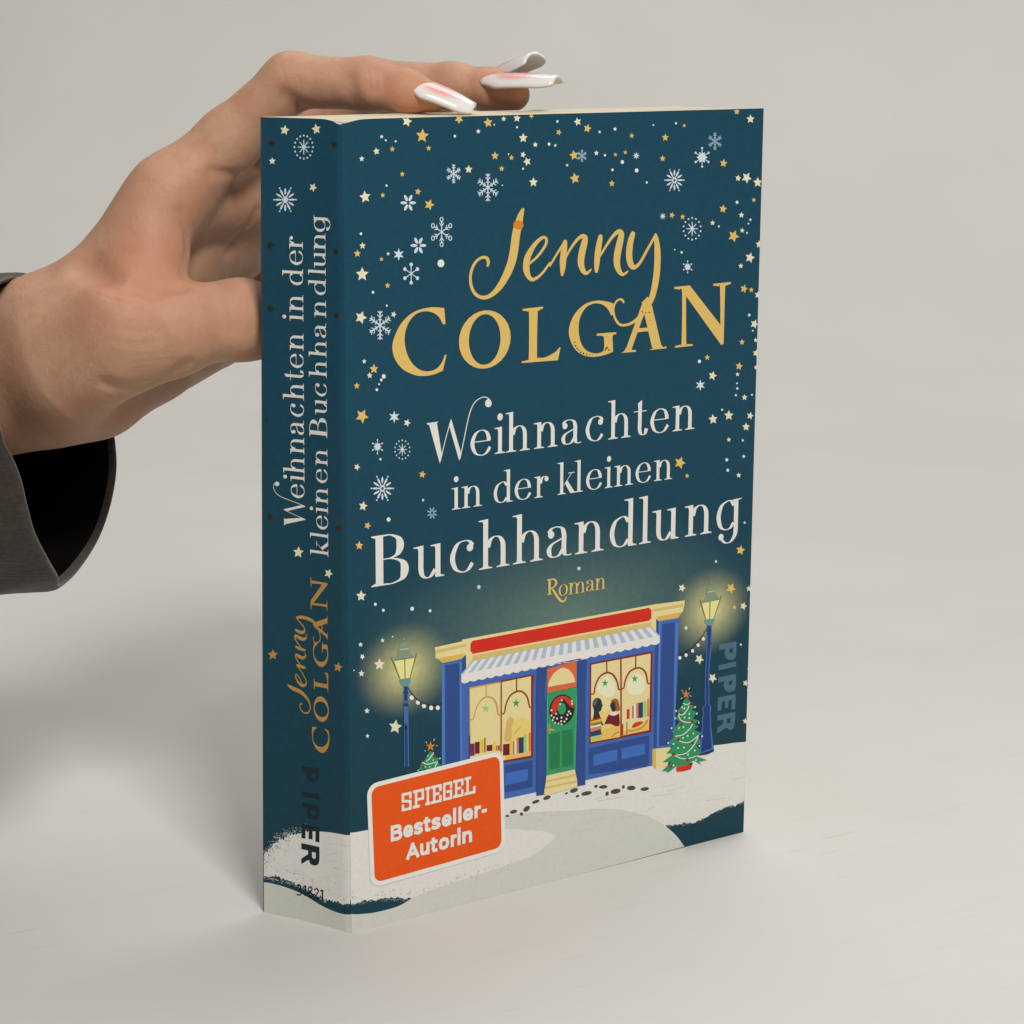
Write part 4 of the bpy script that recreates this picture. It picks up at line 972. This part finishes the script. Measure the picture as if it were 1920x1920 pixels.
# ------------------------------------------------------------------ the hand: rounded bones blended into one skin
def smin(a, b, k):
    h = np.maximum(k - np.abs(a - b), 0.0) / k
    return np.minimum(a, b) - h * h * k * 0.25
def seg(P, a, b, ra, rb):
    a = np.asarray(a, np.float32); b = np.asarray(b, np.float32)
    ab = b - a
    pa = P - a
    t = np.clip(pa @ ab / float(ab @ ab), 0, 1)
    d = np.sqrt(((pa - t[..., None] * ab) ** 2).sum(-1))
    return d - (ra + (rb - ra) * t)
def chain(P, pts, k=2.0):
    d = None
    for a, b in zip(pts, pts[1:]):
        s = seg(P, a[:3], b[:3], a[3], b[3])
        d = s if d is None else smin(d, s, k)
    return d
HAND = {'index': [(-15.6, 52.0, 168.4, 8.4), (-1.9, 48.0, 180.4, 7.2), (10.1, 40.0, 193.8, 6.3), (23.1, 27.0, 193.4, 5.7), (28.8, 20.0, 191.9, 4.6), (33.4, 15.0, 190.6, 3.2)], 'middle': [(2.2, 66.0, 164.5, 8.5), (24.5, 62.0, 181.9, 7), (38.3, 52.0, 192.2, 6.2), (53.1, 37.0, 192.1, 5.3), (59.2, 30.0, 191.5, 4.7), (63.0, 26.0, 190.4, 4.0)], 'ring': [(18.2, 80.0, 154.8, 8.5), (38.5, 76.0, 176.9, 7), (49.4, 64.0, 190.4, 6), (62.0, 48.0, 191.3, 5), (71.6, 40.0, 192.3, 3.8)], 'little': [(28.6, 90.0, 137.0, 7.5), (49.7, 90.0, 167.7, 6), (60.0, 80.0, 183.6, 5.3), (66.7, 70.0, 187.2, 4.6), (71.2, 62.0, 186.1, 3.8)], 'metacarpal_index': [(-36.9, 60.0, 138.0, 11), (-15.6, 52.0, 168.4, 8.4)], 'metacarpal_middle': [(-32.1, 68.0, 133.2, 11), (2.2, 66.0, 164.5, 8.5)], 'metacarpal_ring': [(-29.7, 74.0, 125.9, 11), (18.2, 80.0, 154.8, 8.5)], 'metacarpal_little': [(-29.1, 76.0, 117.1, 8), (-24.1, 76.0, 116.3, 7.4), (12.4, 86.0, 129.2, 7.4), (28.6, 90.0, 137.0, 7.5)], 'thumb': [(-44.6, 52.0, 133.1, 13), (-34.4, 38.0, 141.3, 9.2), (-22.0, 35.0, 140.5, 8.3), (-8.1, 33.0, 140.5, 8.5), (6.1, 31.0, 138.4, 7)], 'thenar': [(-42.8, 52.0, 129.8, 12), (-34.9, 43.0, 134.6, 9.5), (-25.5, 39.0, 136.2, 8)], 'hypothenar': [(-38.9, 66.0, 122.0, 11), (-28.0, 66.0, 121.6, 10.2), (-9.5, 72.0, 126.0, 8.5), (10.8, 80.0, 131.4, 7.6)], 'palm_fill': [(-8.3, 58.0, 164.9, 7.5), (12.4, 62.0, 166.2, 8), (10.2, 72.0, 154.6, 9), (-6.1, 66.0, 149.5, 8)], 'web_high': [(-32.4, 52.0, 143.8, 9), (-21.7, 48.0, 152.1, 6.5)], 'web_low': [(-27.0, 44.0, 145.5, 6.5), (-20.9, 51.0, 163.5, 6.5)], 'forearm': [(-43.4, 64.0, 130.3, 18.3), (-51.6, 70.0, 126.7, 17), (-70.9, 88.0, 120.6, 17)]}
CREASES = [([(-38.5, 49.5, 153.0), (-37.7, 42.7, 151.6), (-37.2, 34.3, 150.8), (-30.9, 31.8, 149.5)], 2.6, 3.2), ([(-30.9, 31.8, 149.5), (-23.6, 31.3, 149.4)], 1.2, 2), ([(-41.3, 33.9, 128.6), (-35.7, 33.7, 127.0), (-30.0, 34.6, 126.9), (-26.8, 31.5, 129.3), (-24.5, 28.4, 132.1)], 1.3, 1.5), ([(-9.3, 42.2, 173.7), (-3.2, 43.3, 172.7), (9.6, 55.5, 173.5)], 0.7, 1.3), ([(2.8, 59.0, 152.6), (5.4, 56.0, 158.1), (7.9, 53.3, 163.2)], 0.6, 1.3), ([(-18.4, 42.1, 165.2), (-16.1, 42.9, 160.8), (-16.1, 42.6, 156.0), (-20.1, 36.5, 150.7)], 0.5, 1.2), ([(5.8, 34.8, 190.7), (8.0, 34.8, 188.8), (11.3, 36.1, 187.2)], 1.3, 2.0), ([(16.7, 24.7, 194.5), (17.2, 24.4, 191.5), (18.6, 24.9, 189.1)], 0.7, 2.0), ([(-14.1, 26.7, 146.4), (-14.2, 24.9, 143.0), (-14.5, 24.7, 139.5)], 0.35, 1.0), ([(-12.0, 26.3, 146.8), (-12.3, 24.3, 143.0), (-12.8, 24.3, 138.8)], 0.3, 0.9), ([(-40.1, 28.7, 140.9), (-36.3, 27.4, 140.6), (-31.4, 26.8, 140.5)], 0.3, 1.2), ([(-40.7, 29.1, 138.6), (-36.1, 27.5, 137.8), (-30.2, 26.8, 138.3)], 0.25, 1.0), ([(-39.7, 28.7, 142.4), (-35.9, 27.5, 142.5), (-31.2, 27.1, 142.6)], 0.1, 0.55), ([(-39.5, 28.4, 141.0), (-36.1, 27.3, 140.9), (-30.9, 26.8, 141.2)], 0.1, 0.55), ([(-39.2, 28.3, 139.6), (-36.1, 27.3, 139.7), (-30.5, 26.7, 139.7)], 0.1, 0.55), ([(-38.9, 28.3, 138.2), (-36.1, 27.5, 138.0), (-29.9, 26.7, 138.2)], 0.1, 0.55), ([(-38.5, 28.4, 136.7), (-36.0, 27.7, 136.8), (-29.4, 26.9, 136.7)], 0.1, 0.55), ([(-38.0, 28.8, 135.2), (-35.8, 28.3, 135.1), (-28.7, 27.2, 135.2)], 0.1, 0.55), ([(-37.4, 29.2, 133.7), (-35.6, 28.8, 133.8), (-27.9, 27.9, 133.6)], 0.1, 0.55), ([(-10.0, 26.1, 147.2), (-10.7, 23.8, 142.9), (-11.2, 23.9, 138.3)], 0.14, 0.6), ([(-9.1, 25.9, 147.2), (-9.7, 23.6, 142.9), (-10.2, 23.7, 138.3)], 0.14, 0.6), ([(20.3, 22.4, 196.9), (20.1, 21.3, 194.5), (20.0, 21.4, 191.9)], 0.11, 0.55), ([(21.5, 21.6, 196.9), (21.4, 20.5, 194.5), (21.2, 20.5, 191.9)], 0.11, 0.55), ([(23.1, 21.0, 196.9), (22.8, 19.5, 194.5), (22.5, 19.3, 191.9)], 0.11, 0.55), ([(5.5, 35.9, 197.3), (5.6, 34.8, 195.5), (5.7, 34.4, 193.2)], 0.1, 0.6), ([(6.6, 34.9, 197.3), (6.8, 33.9, 195.5), (6.9, 33.6, 193.2)], 0.1, 0.6), ([(7.8, 34.1, 197.3), (8.0, 33.0, 195.6), (8.1, 32.7, 193.2)], 0.1, 0.6), ([(-42.0, 36.4, 148.7), (-40.8, 32.3, 147.6), (-38.1, 29.9, 147.0)], 0.1, 0.55), ([(-41.7, 34.9, 148.5), (-40.0, 31.5, 147.4), (-37.1, 29.5, 147.0)], 0.1, 0.55), ([(-41.2, 33.7, 148.2), (-39.2, 30.7, 147.2), (-36.1, 29.2, 146.9)], 0.1, 0.55), ([(-40.7, 32.7, 148.0), (-38.4, 30.1, 147.0), (-35.0, 29.0, 146.9)], 0.1, 0.55), ([(-40.1, 31.8, 147.7), (-37.5, 29.5, 146.8), (-33.9, 29.0, 146.8)], 0.1, 0.55), ([(-39.3, 35.1, 126.3), (-33.4, 37.2, 124.6), (-17.3, 59.4, 120.9)], 0.1, 0.6), ([(-37.5, 36.2, 125.0), (-23.5, 55.2, 120.7), (-15.8, 60.2, 121.1)], 0.1, 0.6), ([(-35.1, 38.8, 123.5), (-21.3, 57.0, 119.7), (-14.2, 61.1, 121.2)], 0.1, 0.6), ([(-26.6, 54.1, 119.5), (-18.9, 59.3, 118.7), (-12.7, 61.8, 121.4)], 0.1, 0.6)]
def hand_sdf(P):
    H = HAND
    palm = smin(chain(P, H['metacarpal_index']), chain(P, H['metacarpal_middle']), 9)
    palm = smin(palm, chain(P, H['metacarpal_ring']), 9)
    palm = smin(palm, chain(P, H['metacarpal_little']), 9)
    palm = smin(palm, chain(P, H['forearm'], 8), 12)
    palm = smin(palm, chain(P, H['web_high']), 8)
    palm = smin(palm, chain(P, H['web_low']), 7)
    palm = smin(palm, chain(P, H['palm_fill']), 8)
    palm = smin(palm, chain(P, H['hypothenar']), 7)
    th = smin(chain(P, H['thumb'], 5), chain(P, H['thenar'], 6), 9)
    d = smin(palm, th, 6)
    fing = None
    for nm in ('index', 'middle', 'ring', 'little'):
        c = chain(P, H[nm], 3.0)
        fing = c if fing is None else smin(fing, c, 1.0)
    d = smin(d, fing, 5)
    for pts, depth, w in CREASES:
        dist = None
        for a, b in zip(pts, pts[1:]):
            s = seg(P, a, b, 0, 0)
            dist = s if dist is None else np.minimum(dist, s)
        d = d + depth * np.exp(-(dist / w) ** 2)
    return d
def surface_nets(fn, lo, hi, h):
    ax = [np.arange(l, u + h, h, dtype=np.float32) for l, u in zip(lo, hi)]
    nx, ny, nz = map(len, ax)
    st = 5                                     # coarse pass first, then only the cells near the skin
    ca = [a_[::st] for a_ in ax]
    cv = fn(np.stack(np.meshgrid(*ca, indexing='ij'), -1).astype(np.float32))
    vol = cv.repeat(st, 0).repeat(st, 1).repeat(st, 2)[:nx, :ny, :nz].copy()
    pad = [n_ - m_ for n_, m_ in zip((nx, ny, nz), vol.shape)]
    vol = np.pad(vol, [(0, q) for q in pad], mode='edge')
    near = np.argwhere(np.abs(vol) < st * h * 2.0)
    for i0 in range(0, len(near), 400000):
        k = near[i0:i0 + 400000]
        vol[k[:, 0], k[:, 1], k[:, 2]] = fn(np.stack([ax[0][k[:, 0]], ax[1][k[:, 1]], ax[2][k[:, 2]]], -1))
    ins = vol < 0
    cs = np.zeros((nx - 1, ny - 1, nz - 1), np.int8)
    for a in (0, 1):
        for b in (0, 1):
            for c in (0, 1):
                cs += ins[a:nx - 1 + a, b:ny - 1 + b, c:nz - 1 + c]
    act = (cs > 0) & (cs < 8)
    I = np.argwhere(act)
    idx = -np.ones(act.shape, np.int64); idx[act] = np.arange(len(I))
    acc = np.zeros((len(I), 3)); cnt = np.zeros(len(I))
    cor = [(a, b, c) for a in (0, 1) for b in (0, 1) for c in (0, 1)]
    for i, p in enumerate(cor):
        for q in cor[i + 1:]:
            if sum(abs(p[k] - q[k]) for k in range(3)) != 1: continue
            v0 = vol[I[:, 0] + p[0], I[:, 1] + p[1], I[:, 2] + p[2]]; v1 = vol[I[:, 0] + q[0], I[:, 1] + q[1], I[:, 2] + q[2]]
            m = (v0 < 0) != (v1 < 0)
            t = np.where(m, v0 / np.where(m, v0 - v1, 1), 0)
            pos = np.array(p) + t[:, None] * (np.array(q) - np.array(p))
            acc[m] += pos[m]; cnt[m] += 1
    V = (I + acc / cnt[:, None]) * h + np.array(lo)
    F_ = []
    for k in range(3):
        u, w = (k + 1) % 3, (k + 2) % 3
        sl0 = [slice(None)] * 3; sl1 = [slice(None)] * 3
        sl0[k] = slice(0, -1); sl1[k] = slice(1, None)
        a = ins[tuple(sl0)]; b = ins[tuple(sl1)]
        E_ = np.argwhere(a != b)
        E_ = E_[(E_[:, u] > 0) & (E_[:, w] > 0) & (E_[:, u] < act.shape[u]) & (E_[:, w] < act.shape[w])]
        flip = a[E_[:, 0], E_[:, 1], E_[:, 2]]
        qs = []
        for du, dw in ((1, 1), (0, 1), (0, 0), (1, 0)):
            c = E_.copy(); c[:, u] -= du; c[:, w] -= dw
            qs.append(idx[c[:, 0], c[:, 1], c[:, 2]])
        Q = np.stack(qs, 1)
        Q[~flip] = Q[~flip][:, ::-1]
        F_.append(Q)
    F_ = np.concatenate(F_)
    V = V.astype(np.float32)
    for _ in range(2):                         # settle the vertices on the surface
        d = fn(V); e = 0.35
        G_ = np.stack([fn(V + np.array(o, np.float32)) - d for o in ((e, 0, 0), (0, e, 0), (0, 0, e))], -1) / e
        V = V - G_ * np.clip(d / np.maximum((G_ ** 2).sum(-1), 0.3), -0.6, 0.6)[:, None]
    return V, F_

def skin_material():
    m = material('skin', rough=0.55, spec=0.28)
    t = NT(m)
    co = t.n('ShaderNodeTexCoord').outputs['Object']
    at = t.n('ShaderNodeAttribute'); at.attribute_name = 'flush'
    blot = t.noise(co, 70, 4, 0.6)
    base = t.mix(t.ramp(blot, 0.35, 0.7), (0.55, 0.33, 0.212, 1), (0.49, 0.265, 0.168, 1))
    c = t.mix(at.outputs['Fac'], base, (0.55, 0.26, 0.155, 1))
    mott = t.noise(co, 260, 3, 0.65)
    c = t.mix(t.math('MULTIPLY', t.ramp(mott, 0.42, 0.7), 0.5), c, (0.50, 0.235, 0.15, 1))
    pore = t.noise(co, 1500, 2)
    c = t.mix(t.math('MULTIPLY', t.ramp(pore, 0.35, 0.65), 0.10), c, (0.42, 0.22, 0.14, 1))
    t.l(c, t.b.inputs['Base Color'])
    t.b.inputs['Subsurface Weight'].default_value = 0.22
    t.b.inputs['Subsurface Radius'].default_value = (1.0, 0.38, 0.2)
    t.b.inputs['Subsurface Scale'].default_value = 0.004
    vor = t.n('ShaderNodeTexVoronoi'); vor.feature = 'DISTANCE_TO_EDGE'; vor.inputs['Scale'].default_value = 900; t.l(co, vor.inputs['Vector'])
    wm = t.n('ShaderNodeMapping'); wm.inputs['Scale'].default_value = (2.2, 1.0, 0.8); wm.inputs['Rotation'].default_value = (0, 0.5, 0.6); t.l(co, wm.inputs[0]); wr = wm.outputs[0]
    h = t.math('ADD', t.math('MULTIPLY', vor.outputs['Distance'], 0.5), t.math('MULTIPLY', t.noise(co, 420, 3), 1.0))
    t.bump(t.math('ADD', h, t.math('MULTIPLY', t.noise(wr, 300, 3, 0.6), 1.0)), 0.24, 0.0005)
    return m

def build_person():
    V, Fc = surface_nets(hand_sdf, (-100, -2, 90), (92, 118, 206), 0.6)
    me_name = 'person'
    o = mesh_obj(me_name, V * MM, Fc, skin_material(), smooth=True)
    tag(o, 'person in dark grey sleeve, bare hand with long painted nails holding the book from behind', 'person')
    fl = np.zeros(len(V), np.float32)
    for q, r, s in [((31.5, 12.5, 190.1), 9, 0.5850000000000001), ((26.0, 15.7, 190.4), 9, 0.42250000000000004), ((19.9, 21.8, 190.9), 9, 0.195), ((6.6, 33.8, 194.4), 10, 0.13), ((61.0, 22.5, 190.2), 9, 0.5850000000000001), ((54.4, 27.3, 190.8), 10, 0.35750000000000004), ((-9.8, 23.4, 141.7), 10, 0.29250000000000004), ((-17.6, 25.4, 142.0), 10, 0.1625), ((-30.6, 38.8, 152.9), 11, 0.78), ((-35.3, 38.1, 152.1), 9, 0.5850000000000001), ((-24.6, 37.1, 152.1), 9, 0.325), ((-21.3, 45.2, 173.0), 10, 0.195), ((-12.1, 42.3, 169.2), 14, 0.22749999999999998), ((-36.3, 27.4, 140.8), 14, 0.195), ((-19.6, 41.4, 159.9), 9, 0.26)]:
        fl += s * np.exp(-(((V - np.array(q)) ** 2).sum(-1)) / r ** 2).astype(np.float32)
    at = o.data.attributes.new('flush', 'FLOAT', 'POINT')
    at.data.foreach_set('value', np.clip(fl, 0, 1))
    # --- nails
    nm = material('nail_gel', rough=0.12, spec=0.6)
    t = NT(nm)
    uv = t.n('ShaderNodeUVMap').outputs[0]
    sep = t.n('ShaderNodeSeparateXYZ'); t.l(uv, sep.inputs[0])
    dx = t.math('DIVIDE', t.math('SUBTRACT', sep.outputs[0], 0.46), 0.36)
    dy = t.math('DIVIDE', t.math('SUBTRACT', sep.outputs[1], 0.62), 0.30)
    d = t.math('SQRT', t.math('ADD', t.math('MULTIPLY', dx, dx), t.math('MULTIPLY', dy, dy)))
    pink = t.ramp(d, 0.45, 1.0, 1.0, 0.0)
    c = t.mix(pink, (0.80, 0.77, 0.76, 1), (0.86, 0.40, 0.38, 1))
    root = t.ramp(sep.outputs[0], 0.0, 0.22, 1.0, 0.0)
    c = t.mix(t.math('MULTIPLY', root, 0.6), c, (0.72, 0.62, 0.62, 1))
    ln = t.math('ABSOLUTE', t.math('SUBTRACT', t.math('ADD', sep.outputs[1], t.math('MULTIPLY', sep.outputs[0], 0.55)), 1.12))
    c = t.mix(t.math('MULTIPLY', t.ramp(ln, 0.0, 0.035, 1.0, 0.0), t.ramp(sep.outputs[0], 0.5, 0.65)), c, (0.60, 0.57, 0.64, 1))
    t.l(c, t.b.inputs['Base Color'])
    t.b.inputs['Coat Weight'].default_value = 0.6
    t.b.inputs['Coat Roughness'].default_value = 0.05
    under = material('nail_underside', (0.74, 0.69, 0.58, 1), 0.4, 0.4)
    for (a, b, up, w0, w1, arch, tipdrop) in [((28.7, 18.0, 195.6), (40.4, 8.0, 189.7), (0.15, -0.45, 0.88), 9.2, 7.6, 0.95, 0.5), ((56.4, 29.0, 195.0), (66.0, 12.0, 195.6), (0.1, -0.35, 0.93), 9.0, 8.2, 1.0, 0.3), ((64.7, 42.0, 194.4), (66.0, 22.0, 200.5), (-0.12, 0.12, 0.98), 9.6, 9.6, 1.05, 0.0)]:
        a, b, up = map(np.array, (a, b, up))
        ax = (b - a); L = np.linalg.norm(ax); ax = ax / L
        side = np.cross(ax, up); side /= np.linalg.norm(side)
        upv = np.cross(side, ax)
        nu, nv = 18, 13
        v = []; f = []; mi = []; uvs = {}
        th = 0.7
        for lay in (0, 1):
            for i in range(nu + 1):
                u = i / nu
                w = (w0 + (w1 - w0) * max(0, (u - .35) / .65)) * (min(1, (0.55 + 1.8 * u)) if u < .25 else 1)
                if u > 0.7: w *= 1 - 0.34 * ((u - .7) / .3) ** 2.5
                for j in range(nv + 1):
                    s = -1 + 2 * j / nv
                    ang = s * arch
                    R_ = w / (2 * math.sin(arch))
                    q = a + ax * L * u + side * R_ * math.sin(ang) + upv * (R_ * (math.cos(ang) - 1) - (th if lay else 0) + 1.0 * math.sin(u * math.pi) * 0.5 - tipdrop * u * u)
                    v.append(q * MM)
        N = (nu + 1) * (nv + 1)
        g = lambda l, i, j: l * N + i * (nv + 1) + j
        for i in range(nu):
            for j in range(nv):
                f.append((g(0, i, j), g(0, i + 1, j), g(0, i + 1, j + 1), g(0, i, j + 1))); mi.append(0)
                f.append((g(1, i, j), g(1, i, j + 1), g(1, i + 1, j + 1), g(1, i + 1, j))); mi.append(1)
            for j, fl_ in ((0, 0), (nv, 1)):
                q = (g(0, i, j), g(1, i, j), g(1, i + 1, j), g(0, i + 1, j)); f.append(q if not fl_ else q[::-1]); mi.append(0)
        for j in range(nv):
            f.append((g(0, nu, j), g(1, nu, j), g(1, nu, j + 1), g(0, nu, j + 1))); mi.append(0)
            f.append((g(0, 0, j), g(0, 0, j + 1), g(1, 0, j + 1), g(1, 0, j))); mi.append(0)
        no = mesh_obj('fingernail', v, f, [nm, under], o, mi, True)
        ul = no.data.uv_layers.new(name='UVMap')
        for lp in no.data.loops:
            k = lp.vertex_index % N
            ul.data[lp.index].uv = ((k // (nv + 1)) / nu, (k % (nv + 1)) / nv)
    # --- sleeve
    ring = np.array([(-49.3, 66.0, 151.2), (-34.0, 84.0, 146.9), (-18.6, 98.0, 132.6), (-10.1, 102.0, 115.1), (-8.5, 100.0, 98.6), (-13.5, 92.0, 89.4), (-23.0, 80.0, 81.8), (-36.1, 64.0, 78.1), (-48.1, 48.0, 79.1), (-52.8, 38.0, 83.9), (-58.0, 31.0, 89.8), (-63.5, 25.0, 97.7), (-66.8, 21.0, 105.0), (-69.3, 18.0, 112.0), (-72.2, 15.0, 117.7), (-74.7, 14.0, 122.7), (-76.3, 14.0, 132.0), (-74.3, 22.0, 140.9), (-68.3, 36.0, 148.0), (-60.0, 50.0, 151.8)], float)
    C = np.array(catmull([tuple(q) for q in list(ring) + [ring[0]]], 5))[:-1]
    n = len(C)
    cen = C.mean(0)
    dirv = np.array([-0.74, 0.64, -0.20]); dirv /= np.linalg.norm(dirv)
    fab = material('knit_sleeve', (0.075, 0.064, 0.058, 1), 0.95, 0.1)
    t = NT(fab)
    co = t.n('ShaderNodeTexCoord').outputs['Object']
    wv = t.n('ShaderNodeTexWave'); wv.bands_direction = 'Z'; wv.inputs['Scale'].default_value = 320; wv.inputs['Distortion'].default_value = 1.6; t.l(co, wv.inputs['Vector'])
    nz = t.noise(co, 900, 3)
    t.l(t.mix(t.ramp(t.math('ADD', t.math('MULTIPLY', wv.outputs['Fac'], 0.06), t.math('MULTIPLY', nz, 0.85)), 0.3, 0.75), (0.040, 0.030, 0.025, 1), (0.066, 0.051, 0.043, 1)), t.b.inputs['Base Color'])
    t.b.inputs['Sheen Weight'].default_value = 0.25
    t.bump(t.math('ADD', t.math('MULTIPLY', wv.outputs['Fac'], 0.06), nz), 0.4, 0.0005)
    inner_shade_m = material('sleeve_inner_shade', (0.006, 0.005, 0.005, 1), 1.0, 0.0)  # near-black colour paints the shade inside the cuff
    rows = []                                    # (distance along, inset from the outer wall, painted inner shade?)
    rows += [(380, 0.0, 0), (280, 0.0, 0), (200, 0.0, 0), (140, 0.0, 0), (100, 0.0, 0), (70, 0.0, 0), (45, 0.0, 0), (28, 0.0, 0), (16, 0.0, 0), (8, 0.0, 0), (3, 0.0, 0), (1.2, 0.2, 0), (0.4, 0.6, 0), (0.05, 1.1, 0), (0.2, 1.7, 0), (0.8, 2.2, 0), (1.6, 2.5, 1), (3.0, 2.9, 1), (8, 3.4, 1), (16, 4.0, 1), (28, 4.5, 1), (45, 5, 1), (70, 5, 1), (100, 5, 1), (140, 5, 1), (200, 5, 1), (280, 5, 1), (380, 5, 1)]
    v = []; f = []; mi = []
    rr = np.random.default_rng(5)
    for k, (dd, ins, shaded) in enumerate(rows):
        for i, q in enumerate(C):
            rad = q - cen
            rad = rad - dirv * (rad @ dirv)
            L = np.linalg.norm(rad); un = rad / L
            sc = 1 - 0.06 * min(dd, 60) / 60 + 0.30 * max(dd - 60, 0) / 300
            wrk = 1.2 * math.sin(i * 0.7 + dd * 0.09) * min(dd / 25, 1) + 0.8 * math.sin(i * 0.33 - dd * 0.17) * min(dd / 18, 1)
            p_ = q + dirv * dd - un * (ins + L * (1 - sc)) + un * wrk
            v.append(p_ * MM)
    for k in range(len(rows) - 1):
        for i in range(n):
            j = (i + 1) % n
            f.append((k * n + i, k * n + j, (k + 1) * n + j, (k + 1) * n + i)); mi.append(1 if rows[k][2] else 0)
    so = mesh_obj('sleeve', v, f, [fab, inner_shade_m], o, mi, True)
    bm = bmesh.new(); bm.from_mesh(so.data); bmesh.ops.recalc_face_normals(bm, faces=bm.faces); bm.to_mesh(so.data); bm.free()
build_person()
